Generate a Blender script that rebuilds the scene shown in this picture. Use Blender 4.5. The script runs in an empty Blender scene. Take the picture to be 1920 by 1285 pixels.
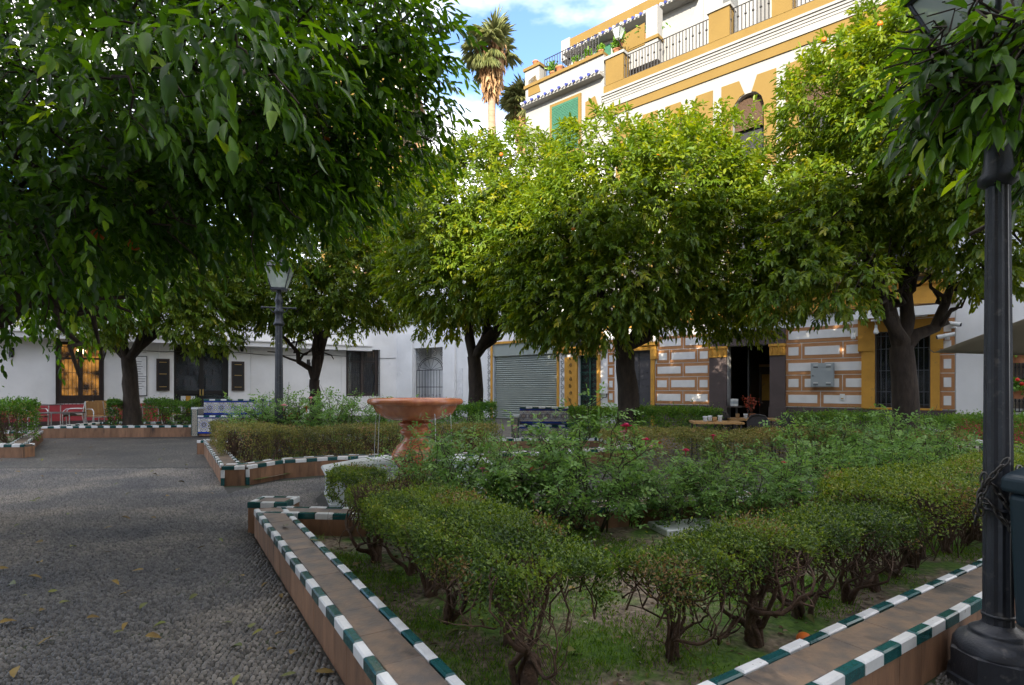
import bpy, math, random
import numpy as np
from mathutils import Vector, Matrix

# ------------------------------------------------------------------ camera, sky, sun, exposure
scene = bpy.context.scene
COL = scene.collection
EYE, FOC, HOR = 1.3, 1050.0, 728.0          # eye height (m), focal length and horizon row in photo pixels
cam_d = bpy.data.cameras.new('camera'); cam = bpy.data.objects.new('camera', cam_d); COL.objects.link(cam)
cam.location = (0, 0, EYE); cam.rotation_euler = (math.pi / 2, 0, 0)
cam_d.sensor_width = 36; cam_d.lens = 36 * FOC / 1920; cam_d.shift_y = (HOR - 642.5) / 1920
cam_d.clip_start = 0.05; cam_d.clip_end = 3000
scene.camera = cam

SUN_EL = math.radians(22); SUN_AZ = math.pi + 0.26
to_sun = Vector((math.sin(SUN_AZ) * math.cos(SUN_EL), math.cos(SUN_AZ) * math.cos(SUN_EL), math.sin(SUN_EL)))
w = bpy.data.worlds.new('World'); scene.world = w; w.use_nodes = True
nt = w.node_tree; nt.nodes.clear()
wo = nt.nodes.new('ShaderNodeOutputWorld'); bg = nt.nodes.new('ShaderNodeBackground')
sky = nt.nodes.new('ShaderNodeTexSky'); sky.sky_type = 'NISHITA'; sky.sun_disc = False
sky.sun_elevation = SUN_EL; sky.sun_rotation = SUN_AZ; sky.air_density = 0.8; sky.dust_density = 0.4; sky.ozone_density = 3.0
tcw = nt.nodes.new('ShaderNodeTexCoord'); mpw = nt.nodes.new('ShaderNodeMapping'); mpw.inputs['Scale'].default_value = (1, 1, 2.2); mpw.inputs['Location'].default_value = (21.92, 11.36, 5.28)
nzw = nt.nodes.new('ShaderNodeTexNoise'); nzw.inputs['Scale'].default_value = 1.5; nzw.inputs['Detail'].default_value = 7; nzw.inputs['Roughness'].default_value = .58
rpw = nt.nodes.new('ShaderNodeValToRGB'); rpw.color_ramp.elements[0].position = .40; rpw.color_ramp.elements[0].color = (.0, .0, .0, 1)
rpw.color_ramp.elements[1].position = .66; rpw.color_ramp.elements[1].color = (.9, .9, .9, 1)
mxw = nt.nodes.new('ShaderNodeMix'); mxw.data_type = 'RGBA'; mxw.inputs[7].default_value = (9.2, 8.5, 7.6, 1)  # bright cloud layer added for fill light, offset to leave the view clear
L = nt.links
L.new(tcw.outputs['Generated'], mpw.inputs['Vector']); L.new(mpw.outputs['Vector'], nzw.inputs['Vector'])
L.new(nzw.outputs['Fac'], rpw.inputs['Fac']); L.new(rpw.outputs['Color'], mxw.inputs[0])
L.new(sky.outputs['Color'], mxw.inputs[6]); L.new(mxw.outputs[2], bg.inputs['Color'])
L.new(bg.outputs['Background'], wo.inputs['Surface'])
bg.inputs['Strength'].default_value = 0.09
sun_d = bpy.data.lights.new('sun', 'SUN'); sun = bpy.data.objects.new('sun', sun_d); COL.objects.link(sun)
sun_d.energy = 2.5; sun_d.angle = math.radians(.53); sun_d.color = (1.0, .90, .74)
sun.location = (0, -20, 30); sun.rotation_euler = to_sun.to_track_quat('Z', 'Y').to_euler()
vs = scene.view_settings
scene.display_settings.display_device = 'sRGB'
vs.view_transform = 'Standard'; vs.look = 'None'; vs.exposure = 2.52; vs.gamma = 1; vs.use_curve_mapping = False
scene.cycles.max_bounces = 12; scene.cycles.diffuse_bounces = 8; scene.cycles.transmission_bounces = 6
scene.cycles.use_denoising = True
scene.cycles.sample_clamp_indirect = 8

# ------------------------------------------------------------------ helpers
rng = random.Random(7)
def tag(o, label=None, cat=None, group=None, kind=None):
    if label: o['label'] = label
    if cat: o['category'] = cat
    if group: o['group'] = group
    if kind: o['kind'] = kind
    return o
def link(o, parent=None):
    COL.objects.link(o)
    if parent is not None: o.parent = parent
    return o
def empty(name, loc=(0, 0, 0), rz=0, label=None, cat=None, group=None):
    o = bpy.data.objects.new(name, None); o.empty_display_size = .2
    link(o); o.location = loc; o.rotation_euler = (0, 0, rz)
    return tag(o, label, cat, group)
def copy_tree(o, parent=None):
    c = o.copy(); link(c); c.parent = parent
    for ch in o.children: copy_tree(ch, c)
    return c
def gpt(u, v, z=0.0):
    """point of the level z seen at a photo pixel (survey of the photograph)"""
    Y = (EYE - z) * FOC / (v - HOR); return Vector(((u - 960) / FOC * Y, Y, z))
def ypt(u, v, Y):
    return Vector(((u - 960) / FOC * Y, Y, EYE - (v - HOR) / FOC * Y))

class Facade:
    """a vertical wall: origin, unit direction along it; local y points outwards"""
    def __init__(s, O, d):
        n = math.hypot(*d); s.O = O; s.d = (d[0] / n, d[1] / n); s.rz = math.atan2(s.d[1], s.d[0])
    def at(s, u, v, out=0.0):
        k = (u - 960) / FOC; ox = s.O[0] - s.d[1] * out; oy = s.O[1] + s.d[0] * out
        x = (ox - k * oy) / (k * s.d[1] - s.d[0])
        Y = oy + s.d[1] * x
        return x, EYE + (HOR - v) * Y / FOC
    def root(s, name, **k):
        return empty(name, (s.O[0], s.O[1], 0), s.rz, **k)
    def world(s, x, y, z):
        return Vector((s.O[0] + s.d[0] * x - s.d[1] * y, s.O[1] + s.d[1] * x + s.d[0] * y, z))

class MB:
    def __init__(s): s.v = []; s.f = []; s.smooth = []
    def add(s, vs_, fs, sm=False):
        n = len(s.v); s.v += [tuple(p) for p in vs_]
        for f in fs: s.f.append(tuple(i + n for i in f)); s.smooth.append(sm)
    def box(s, x0, x1, y0, y1, z0, z1, M=None):
        if x0 > x1: x0, x1 = x1, x0
        if y0 > y1: y0, y1 = y1, y0
        if z0 > z1: z0, z1 = z1, z0
        P = [(x0, y0, z0), (x1, y0, z0), (x1, y1, z0), (x0, y1, z0), (x0, y0, z1), (x1, y0, z1), (x1, y1, z1), (x0, y1, z1)]
        if M is not None: P = [M @ Vector(p) for p in P]
        s.add(P, [(0, 3, 2, 1), (4, 5, 6, 7), (0, 1, 5, 4), (1, 2, 6, 5), (2, 3, 7, 6), (3, 0, 4, 7)]); return s
    def cbox(s, x0, x1, y0, y1, z0, z1, c=.006, M=None):
        """box with chamfered top edges"""
        P = [(x0, y0, z0), (x1, y0, z0), (x1, y1, z0), (x0, y1, z0), (x0, y0, z1 - c), (x1, y0, z1 - c), (x1, y1, z1 - c), (x0, y1, z1 - c),
             (x0 + c, y0 + c, z1), (x1 - c, y0 + c, z1), (x1 - c, y1 - c, z1), (x0 + c, y1 - c, z1)]
        if M is not None: P = [M @ Vector(p) for p in P]
        s.add(P, [(0, 3, 2, 1), (0, 1, 5, 4), (1, 2, 6, 5), (2, 3, 7, 6), (3, 0, 4, 7), (4, 5, 9, 8), (5, 6, 10, 9), (6, 7, 11, 10), (7, 4, 8, 11), (8, 9, 10, 11)]); return s
    def tube(s, path, rad, n=8, caps=True, sm=True, flute=0):
        path = [Vector(p) for p in path]; m = len(path)
        if not hasattr(rad, '__len__'): rad = [rad] * m
        V = []; up = Vector((0, 0, 1)); prev = None
        for i, p in enumerate(path):
            t = (path[min(i + 1, m - 1)] - path[max(i - 1, 0)])
            t = t.normalized() if t.length > 1e-9 else Vector((0, 0, 1))
            a = prev if prev is not None else (Vector((1, 0, 0)) if abs(t.z) > .9 else up)
            b = a - t * a.dot(t)
            if b.length < 1e-6: b = Vector((1, 0, 0)).cross(t)
            b.normalize(); prev = b; c = t.cross(b)
            for k in range(n):
                q = 2 * math.pi * k / n; r = rad[i] * (1 - (flute if k % 2 else 0))
                V.append(p + (b * math.cos(q) + c * math.sin(q)) * r)
        F = [(i * n + k, i * n + (k + 1) % n, (i + 1) * n + (k + 1) % n, (i + 1) * n + k) for i in range(m - 1) for k in range(n)]
        s.add(V, F, sm)
        if caps: s.add([V[k] for k in range(n)], [tuple(range(n - 1, -1, -1))]); s.add([V[(m - 1) * n + k] for k in range(n)], [tuple(range(n))])
        return s
    def lathe(s, prof, n=24, c=(0, 0), lobes=0, amp=0, sm=True, z0=0, rot=0):
        V = []
        for r, z in prof:
            for k in range(n):
                q = 2 * math.pi * k / n + rot; rr = r * (1 + (amp * (abs(math.cos(q * lobes / 2)) - .5) if lobes else 0))
                V.append((c[0] + rr * math.cos(q), c[1] + rr * math.sin(q), z + z0))
        m = len(prof)
        F = [(i * n + k, i * n + (k + 1) % n, (i + 1) * n + (k + 1) % n, (i + 1) * n + k) for i in range(m - 1) for k in range(n)]
        s.add(V, F, sm)
        if prof[0][0] > 1e-4: s.add(V[:n], [tuple(range(n - 1, -1, -1))])
        if prof[-1][0] > 1e-4: s.add(V[-n:], [tuple(range(n))])
        return s
    def poly(s, pts, y0, y1):
        """prism: polygon (x,z) counter-clockwise seen from outside (+y), between depths y0<y1"""
        n = len(pts); V = [(p[0], y0, p[1]) for p in pts] + [(p[0], y1, p[1]) for p in pts]
        A = sum(pts[i][0] * pts[(i + 1) % n][1] - pts[(i + 1) % n][0] * pts[i][1] for i in range(n))
        fr = tuple(range(n)); bk = tuple(range(2 * n - 1, n - 1, -1)); sd = [(i, n + i, n + (i + 1) % n, (i + 1) % n) for i in range(n)]
        if A < 0: fr = fr[::-1]; bk = bk[::-1]; sd = [q[::-1] for q in sd]
        s.add(V, [fr, bk] + sd); return s
    def sphere(s, c, r, n=10, m=7, sq=(1, 1, 1)):
        V = [(c[0], c[1], c[2] - r * sq[2])]
        for i in range(1, m):
            t = math.pi * i / m
            for k in range(n):
                q = 2 * math.pi * k / n
                V.append((c[0] + r * sq[0] * math.sin(t) * math.cos(q), c[1] + r * sq[1] * math.sin(t) * math.sin(q), c[2] - r * sq[2] * math.cos(t)))
        V.append((c[0], c[1], c[2] + r * sq[2]))
        F = [(0, 1 + (k + 1) % n, 1 + k) for k in range(n)]
        for i in range(m - 2):
            a = 1 + i * n; F += [(a + k, a + (k + 1) % n, a + n + (k + 1) % n, a + n + k) for k in range(n)]
        a = 1 + (m - 2) * n; F += [(a + k, a + (k + 1) % n, len(V) - 1) for k in range(n)]
        s.add(V, F, True); return s
    def mesh(s, name, mat):
        me = bpy.data.meshes.new(name); me.from_pydata([tuple(p) for p in s.v], [], s.f)
        if any(s.smooth): me.polygons.foreach_set('use_smooth', s.smooth)
        me.materials.append(mat); me.update(); return me
    def build(s, name, mat, parent=None, loc=None, **k):
        o = bpy.data.objects.new(name, s.mesh(name, mat)); link(o, parent)
        if loc is not None: o.location = loc
        return tag(o, **k)
def inst(name, me, parent, loc=(0, 0, 0), rz=0, sc=None, M=None):
    o = bpy.data.objects.new(name, me); link(o, parent)
    if M is not None: o.matrix_local = M
    else:
        o.location = loc; o.rotation_euler = (0, 0, rz)
        if sc: o.scale = sc
    return o
def np_mesh(name, V, F, mat, tint=None, smooth=False):
    me = bpy.data.meshes.new(name); n = len(V); m, k = F.shape
    me.vertices.add(n); me.vertices.foreach_set('co', np.ascontiguousarray(V, dtype=np.float32).ravel())
    me.loops.add(m * k); me.loops.foreach_set('vertex_index', np.ascontiguousarray(F, dtype=np.int32).ravel())
    me.polygons.add(m); me.polygons.foreach_set('loop_start', np.arange(0, m * k, k, dtype=np.int32))
    if smooth: me.polygons.foreach_set('use_smooth', np.ones(m, dtype=bool))
    if tint is not None:
        a = me.attributes.new('tint', 'FLOAT', 'POINT'); a.data.foreach_set('value', tint.astype(np.float32))
    me.materials.append(mat); me.update(calc_edges=True); return me

# ------------------------------------------------------------------ materials
def base_mat(name):
    m = bpy.data.materials.new(name); m.use_nodes = True; nt = m.node_tree
    return m, nt, nt.nodes['Principled BSDF'], nt.links
def M(name, col, col2=None, rough=.75, scale=6, lo=.35, hi=.7, bump=.15, bscale=60, metal=0, spec=.4, rnd=0, stretch=None, col3=None, s3=25, lo3=.62, hi3=.68, coat=0):
    """colour mottled between col and col2, a third colour for chips or stains, fine relief, per-piece variation rnd"""
    m, nt, p, L = base_mat(name)
    N = nt.nodes.new; g = N('ShaderNodeNewGeometry'); vec = g.outputs['Position']
    if stretch:
        mp = N('ShaderNodeMapping'); mp.inputs['Scale'].default_value = stretch; L.new(vec, mp.inputs['Vector']); vec = mp.outputs['Vector']
    n1 = N('ShaderNodeTexNoise'); n1.inputs['Scale'].default_value = scale; n1.inputs['Detail'].default_value = 6; n1.inputs['Roughness'].default_value = .6
    L.new(vec, n1.inputs['Vector'])
    mr = N('ShaderNodeMapRange'); mr.inputs[1].default_value = lo; mr.inputs[2].default_value = hi; L.new(n1.outputs['Fac'], mr.inputs[0])
    mx = N('ShaderNodeMix'); mx.data_type = 'RGBA'; c2 = col2 or tuple(c * .78 for c in col)
    mx.inputs[6].default_value = (*col, 1); mx.inputs[7].default_value = (*c2, 1); L.new(mr.outputs[0], mx.inputs[0]); out = mx.outputs[2]
    if col3:
        n3 = N('ShaderNodeTexNoise'); n3.inputs['Scale'].default_value = s3; n3.inputs['Detail'].default_value = 5; L.new(vec, n3.inputs['Vector'])
        r3 = N('ShaderNodeMapRange'); r3.inputs[1].default_value = lo3; r3.inputs[2].default_value = hi3; L.new(n3.outputs['Fac'], r3.inputs[0])
        m3 = N('ShaderNodeMix'); m3.data_type = 'RGBA'; m3.inputs[7].default_value = (*col3, 1); L.new(out, m3.inputs[6]); L.new(r3.outputs[0], m3.inputs[0]); out = m3.outputs[2]
    if rnd:
        oi = N('ShaderNodeObjectInfo'); hs = N('ShaderNodeHueSaturation'); rr = N('ShaderNodeMapRange')
        rr.inputs[3].default_value = 1 - rnd; rr.inputs[4].default_value = 1 + rnd
        L.new(oi.outputs['Random'], rr.inputs[0]); L.new(rr.outputs[0], hs.inputs['Value']); L.new(out, hs.inputs['Color']); out = hs.outputs['Color']
    L.new(out, p.inputs['Base Color'])
    p.inputs['Roughness'].default_value = rough; p.inputs['Metallic'].default_value = metal; p.inputs['Specular IOR Level'].default_value = spec
    p.inputs['Coat Weight'].default_value = coat
    if bump:
        n2 = N('ShaderNodeTexNoise'); n2.inputs['Scale'].default_value = bscale; n2.inputs['Detail'].default_value = 4; L.new(vec, n2.inputs['Vector'])
        b = N('ShaderNodeBump'); b.inputs['Strength'].default_value = bump; b.inputs['Distance'].default_value = .01
        L.new(n2.outputs['Fac'], b.inputs['Height']); L.new(b.outputs['Normal'], p.inputs['Normal'])
    return m
def leaf_mat(name, stops, rough=.42, trans=.35, spec=.4, tcol=1.5, vein=0):
    """leaf colour picked by the leaf's own tint value; light passes through the blade"""
    m, nt, p, L = base_mat(name); N = nt.nodes.new
    at = N('ShaderNodeAttribute'); at.attribute_name = 'tint'
    rp = N('ShaderNodeValToRGB'); e = rp.color_ramp.elements
    e[0].position = stops[0][0]; e[0].color = (*stops[0][1], 1); e[1].position = stops[-1][0]; e[1].color = (*stops[-1][1], 1)
    for q, c in stops[1:-1]: x = e.new(q); x.color = (*c, 1)
    L.new(at.outputs['Fac'], rp.inputs['Fac'])
    p.inputs['Roughness'].default_value = rough; p.inputs['Specular IOR Level'].default_value = spec
    L.new(rp.outputs['Color'], p.inputs['Base Color'])
    tr = N('ShaderNodeBsdfTranslucent'); hs = N('ShaderNodeHueSaturation'); hs.inputs['Value'].default_value = tcol; hs.inputs['Hue'].default_value = .485; hs.inputs['Saturation'].default_value = 1.1
    L.new(rp.outputs['Color'], hs.inputs['Color']); L.new(hs.outputs['Color'], tr.inputs['Color'])
    mx = N('ShaderNodeMixShader'); mx.inputs[0].default_value = trans
    L.new(p.outputs[0], mx.inputs[1]); L.new(tr.outputs[0], mx.inputs[2]); L.new(mx.outputs[0], nt.nodes['Material Output'].inputs['Surface'])
    return m
def emit_mat(name, col, strength):
    m, nt, p, L = base_mat(name); p.inputs['Emission Color'].default_value = (*col, 1); p.inputs['Emission Strength'].default_value = strength
    p.inputs['Base Color'].default_value = (*col, 1); return m
def glass_mat(name, col=(.9, .95, .95), alpha=.35, rough=.05):
    m, nt, p, L = base_mat(name); p.inputs['Base Color'].default_value = (*col, 1); p.inputs['Roughness'].default_value = rough
    N = nt.nodes.new; t = N('ShaderNodeBsdfTransparent'); mx = N('ShaderNodeMixShader'); mx.inputs[0].default_value = alpha
    L.new(t.outputs[0], mx.inputs[1]); L.new(p.outputs[0], mx.inputs[2]); L.new(mx.outputs[0], nt.nodes['Material Output'].inputs['Surface']); return m
MAT = dict(
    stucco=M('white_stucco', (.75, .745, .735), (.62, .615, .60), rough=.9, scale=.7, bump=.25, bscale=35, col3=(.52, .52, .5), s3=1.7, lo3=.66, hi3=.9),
    stucco_sun_dimmed=M('white_stucco_sun_dimmed', (.262, .258, .246), (.236, .232, .221), rough=.9, scale=1.0, bump=.2, bscale=30),  # white stucco of the sunlit walls, colour darkened to hold back the sun
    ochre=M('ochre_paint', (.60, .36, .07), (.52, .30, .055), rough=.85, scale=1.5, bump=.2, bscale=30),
    ochre_sun_dimmed=M('ochre_paint_sun_dimmed', (.170, .106, .024), (.152, .094, .021), rough=.88, scale=1.2, bump=.15, bscale=30, col3=(.18, .12, .04), s3=1.4, lo3=.6, hi3=.85),  # ochre of the sunlit storeys, darkened in colour to offset direct sun
    ochre_low=M('deep_ochre_paint', (.55, .28, .04), (.44, .22, .03), rough=.7, scale=3, bump=.2, bscale=40, col3=(.3, .16, .05), s3=9, lo3=.62, hi3=.75),
    blockbrown=M('block_brown_paint', (.42, .205, .085), (.35, .165, .066), rough=.85, scale=4, rnd=.07, bump=.15, bscale=50),
    blockpale=M('block_white_paint', (.70, .69, .67), (.60, .59, .57), rough=.9, scale=3, bump=.15, bscale=50),
    dado=M('dark_dado_paint', (.082, .060, .056), (.06, .044, .041), rough=.7, scale=3, bump=.2),
    red=M('red_dado_paint', (.42, .055, .06), (.32, .04, .05), rough=.75, scale=4, bump=.3, bscale=30, col3=(.5, .2, .18), s3=6, lo3=.64, hi3=.8),
    wood=M('dark_wood', (.055, .036, .028), (.03, .02, .016), rough=.5, scale=5, stretch=(6, 6, 1), bump=.15),
    blackwood=M('black_painted_wood', (.02, .018, .018), (.012, .011, .011), rough=.45),
    iron=M('black_iron', (.012, .012, .013), (.022, .02, .02), rough=.45, scale=20, bump=.1),
    iron_grey=M('grey_iron', (.09, .09, .095), (.06, .06, .06), rough=.5),  # lighter grey iron for a window grille and door studs
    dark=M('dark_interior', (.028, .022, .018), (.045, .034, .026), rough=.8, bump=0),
    lamp=M('lamp_post_paint', (.033, .037, .045), (.022, .024, .03), rough=.42, scale=9, bump=.18, bscale=120, col3=(.10, .095, .09), s3=24, lo3=.60, hi3=.76),
    bin=M('bin_plastic', (.018, .033, .045), (.013, .026, .036), rough=.38, scale=4, bump=.05, col3=(.05, .065, .075), s3=30, lo3=.68, hi3=.8),
    chain=M('steel_chain', (.10, .095, .09), (.05, .045, .04), rough=.45, metal=.7),
    tile_w=M('white_glazed_tile', (.68, .69, .69), (.50, .52, .52), rough=.3, scale=9, lo=.45, hi=.8, rnd=.08, bump=.1, bscale=40, col3=(.13, .07, .05), s3=34, lo3=.69, hi3=.72, coat=.2),
    tile_g=M('teal_glazed_tile', (.011, .080, .078), (.007, .052, .056), rough=.22, scale=7, rnd=.22, bump=.12, bscale=40, col3=(.16, .13, .10), s3=38, lo3=.72, hi3=.75, coat=.3),
    terra=M('terracotta_slab', (.20, .135, .088), (.095, .080, .070), rough=.45, scale=8, lo=.36, hi=.64, rnd=.2, bump=.3, bscale=45, col3=(.045, .04, .038), s3=4.5, lo3=.55, hi3=.68),
    terra_side=M('terracotta_plank', (.27, .145, .080), (.17, .09, .052), rough=.7, scale=4, rnd=.18, bump=.25, bscale=40, stretch=(3, 3, .7), col3=(.05, .032, .024), s3=3, lo3=.55, hi3=.8),
    mortar=M('grey_mortar', (.11, .095, .08), rough=.95, bump=.4),
    marble_w=M('white_marble', (.60, .63, .62), (.50, .53, .52), rough=.25, scale=3, bump=.05, col3=(.38, .40, .38), s3=4, lo3=.6, hi3=.8),
    marble_r=M('red_marble', (.52, .185, .080), (.40, .125, .058), rough=.24, scale=7, lo=.4, hi=.65, bump=.10, bscale=25, stretch=(1.6, 1.6, .55), col3=(.58, .33, .22), s3=8, lo3=.60, hi3=.76, coat=.3),
    bark=M('grey_brown_bark', (.060, .043, .032), (.026, .019, .015), rough=.95, scale=14, stretch=(1, 1, .35), bump=1.0, bscale=38),
    stem=M('twisted_stem_bark', (.115, .070, .045), (.05, .030, .020), rough=.9, scale=25, bump=.8, bscale=90),
    cane=M('green_brown_cane', (.055, .05, .025), (.03, .025, .015), rough=.7, scale=20, bump=.2),
    steel=M('aluminium_tube', (.55, .55, .54), rough=.3, metal=.9, bump=0),
    wicker=M('tan_wicker', (.40, .22, .085), (.27, .14, .05), rough=.7, scale=40, stretch=(1, 1, 6), bump=.5, bscale=150),
    tabletop=M('dark_table_top', (.06, .055, .055), rough=.3, bump=0),
    plank=M('pine_plank', (.42, .24, .09), (.30, .16, .06), rough=.55, scale=6, stretch=(1, 8, 8), rnd=.15, bump=.1),
    greymetal=M('grey_sheet_metal', (.30, .33, .34), (.26, .29, .30), rough=.45, scale=3, bump=.03),
    roller=M('grey_green_roller', (.27, .30, .27), (.23, .26, .235), rough=.5, scale=2, bump=.04),
    studded=M('studded_door_paint', (.055, .052, .058), (.04, .038, .042), rough=.5, scale=4, bump=.1),
    canvas=M('beige_canvas', (.36, .31, .23), (.31, .27, .20), rough=.9, scale=2, bump=.2, bscale=300),
    white=M('white_paint', (.78, .78, .77), (.72, .72, .71), rough=.6, bump=.05),
    pot=M('terracotta_pot', (.42, .17, .08), (.33, .13, .06), rough=.8, bump=.2),
    roof=M('old_roof_tile', (.34, .20, .11), (.22, .13, .08), rough=.9, scale=8, rnd=.2, bump=.4),
    eave_b=M('blue_eave_tile', (.06, .08, .30), (.04, .05, .2), rough=.3, rnd=.2, bump=0),
    eave_w=M('white_eave_tile', (.72, .72, .72), rough=.3, rnd=.08, bump=0),
    greenblind=M('green_blind', (.025, .115, .065), (.02, .085, .05), rough=.6, bump=.1),
    reed=M('brown_reed_blind', (.115, .068, .040), (.07, .042, .026), rough=.85, scale=14, stretch=(1, 1, 12), bump=.5, bscale=40),
    orange=M('orange_peel', (.75, .17, .012), (.62, .12, .01), rough=.45, scale=12, bump=.25, bscale=260),
    rose=M('pink_petal', (.62, .03, .13), (.45, .015, .08), rough=.6, scale=30, bump=0),
    rose_pale=M('pale_pink_petal', (.75, .30, .36), (.6, .2, .26), rough=.6, bump=0),
    geranium=M('red_petal', (.65, .03, .015), rough=.6, bump=0),
    plastic_w=M('white_plastic', (.70, .70, .68), rough=.4, bump=0),
    paper=M('white_card', (.72, .72, .72), rough=.7, bump=0),
    ink=M('black_print', (.03, .03, .035), rough=.7, bump=0),
    brass=M('brass', (.55, .36, .13), rough=.35, metal=.6, bump=0),
    curtain=M('brown_curtain', (.16, .06, .025), rough=.9, bump=.2),
    stone=M('pale_stone', (.42, .36, .28), (.33, .28, .21), rough=.9, scale=3, bump=.3),
    amber=emit_mat('lit_amber_glow', (1.0, .42, .08), .55),
    bulb=emit_mat('lit_bulb', (1.0, .72, .4), 6),
    glass=glass_mat('window_glass', (.06, .07, .08), .35, .03),
    lampglass=glass_mat('frosted_lamp_glass', (.66, .74, .66), .5, .25),
    water=glass_mat('water', (.16, .24, .22), .45, .03),
    jet=glass_mat('water_stream', (.85, .9, .9), .55, .08),
    drinkglass=glass_mat('drinking_glass', (.8, .8, .78), .4, .05),
)
# ------------------------------------------------------------------ ground, pavement, pebbles
E1 = Vector((.527, -.85, 0)); N1 = Vector((.85, .527, 0)); A = Vector((-2.36, 5.08, 0)); FC = Vector((-1.19, 6.9, 0))
E2 = Vector((.837, .547, 0)); N2 = Vector((-.547, .837, 0)); RW = Vector((2.09, 2.65, 0)); CRN = Vector((0, 1.28, 0))
def pebble_mat(name, bump_only):
    m, nt, p, L = base_mat(name); N = nt.nodes.new
    g = N('ShaderNodeNewGeometry'); n1 = N('ShaderNodeTexNoise'); n1.inputs['Scale'].default_value = 1.1; n1.inputs['Detail'].default_value = 5; L.new(g.outputs['Position'], n1.inputs['Vector'])
    big = N('ShaderNodeValToRGB'); e = big.color_ramp.elements; e[0].position = .34; e[0].color = (.052, .053, .055, 1); e[1].position = .68; e[1].color = (.165, .145, .118, 1)
    x = e.new(.5); x.color = (.092, .087, .080, 1)
    L.new(n1.outputs['Fac'], big.inputs['Fac'])
    hs = N('ShaderNodeHueSaturation'); L.new(big.outputs['Color'], hs.inputs['Color']); mr = N('ShaderNodeMapRange'); mr.inputs[3].default_value = .45; mr.inputs[4].default_value = 1.85
    if bump_only:
        mp = N('ShaderNodeMapping'); mp.inputs['Scale'].default_value = (27, 44, 27); L.new(g.outputs['Position'], mp.inputs['Vector'])
        vo = N('ShaderNodeTexVoronoi'); vo.inputs['Scale'].default_value = 1; L.new(mp.outputs['Vector'], vo.inputs['Vector'])
        sp = N('ShaderNodeSeparateColor'); L.new(vo.outputs['Color'], sp.inputs['Color']); L.new(sp.outputs[0], mr.inputs[0])
        ed = N('ShaderNodeMapRange'); ed.inputs[1].default_value = .35; ed.inputs[2].default_value = .62; ed.inputs[3].default_value = 1; ed.inputs[4].default_value = 0; L.new(vo.outputs['Distance'], ed.inputs[0])
        b = N('ShaderNodeBump'); b.inputs['Distance'].default_value = .014; b.inputs['Strength'].default_value = .9; L.new(ed.outputs[0], b.inputs['Height']); L.new(b.outputs['Normal'], p.inputs['Normal'])
        dk = N('ShaderNodeMix'); dk.data_type = 'RGBA'; dk.inputs[6].default_value = (.035, .034, .030, 1); L.new(hs.outputs['Color'], dk.inputs[7]); L.new(ed.outputs[0], dk.inputs[0]); L.new(dk.outputs[2], p.inputs['Base Color'])
    else:
        at = N('ShaderNodeAttribute'); at.attribute_name = 'tint'; L.new(at.outputs['Fac'], mr.inputs[0]); L.new(hs.outputs['Color'], p.inputs['Base Color'])
    L.new(mr.outputs[0], hs.inputs['Value']); p.inputs['Roughness'].default_value = .5; p.inputs['Specular IOR Level'].default_value = .45
    return m
MAT['pebble'] = pebble_mat('river_pebble', False); MAT['pebble_far'] = pebble_mat('pebble_paving', True)
MAT['bedding'] = M('pebble_bedding', (.050, .047, .042), (.028, .030, .024), rough=.95, scale=3, bump=.5, col3=(.03, .05, .015), s3=2.2, lo3=.56, hi3=.7)
MAT['earth'] = M('outer_ground', (.16, .15, .14), rough=.95, scale=.5)
MB().box(-600, 600, -300, 900, -.3, -.06).build('ground', MAT['earth'], kind='structure')
def pave(name, pts, z, mat):
    mb = MB(); mb.add([(p[0], p[1], z) for p in pts], [tuple(range(len(pts)))]); return mb.build(name, mat, kind='structure')
# far paving: sheet whose pebbles are only a few pixels; near paving: bed with pebbles set in it
pave('plaza_ground', [(-40, -8), (40, -8), (40, 45), (-40, 45)], -.02, MAT['pebble_far'])
PV = pave('pavement', [(-8.4, 1.6), (3.4, 1.6), (3.4, 4.0), (1.2, 9.2), (-9.8, 9.2)], -.008, MAT['bedding'])
def pebbles():
    r = np.random.default_rng(3); rows = []
    sx, sy = .0295, .0185
    ys = np.arange(2.15, 9.1, sy); P = []
    for j, y in enumerate(ys):
        hw = y * .93 + .15
        xs = np.arange(-hw, min(2.5, hw), sx) + (j % 2) * sx / 2
        P.append(np.stack([xs, np.full_like(xs, y)], 1))
    P = np.concatenate(P); P += r.normal(0, .0035, P.shape)
    P[:, 1] += .02 * np.sin(P[:, 0] * 2.1) ; rel = P - np.array([A.x, A.y])
    s = rel @ np.array([E1.x, E1.y]); d = rel @ np.array([N1.x, N1.y])
    fd = np.hypot(P[:, 0] - FC.x, P[:, 1] - FC.y)
    left = d < -.012
    gap = (d >= -.012) & (s < -.02) & (s > -2.8) & (fd > 1.16) & (P[:, 1] > 5.1) & (fd < 2.3) & (P[:, 0] < -.2)
    rr = (P - np.array([RW.x, RW.y])) @ np.array([N2.x, N2.y]); right = (rr < -.012) & (P[:, 0] > .9) & (P[:, 1] < 3.2)
    P = P[left | gap | right]
    return P, r
PB, _r = pebbles()
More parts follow.
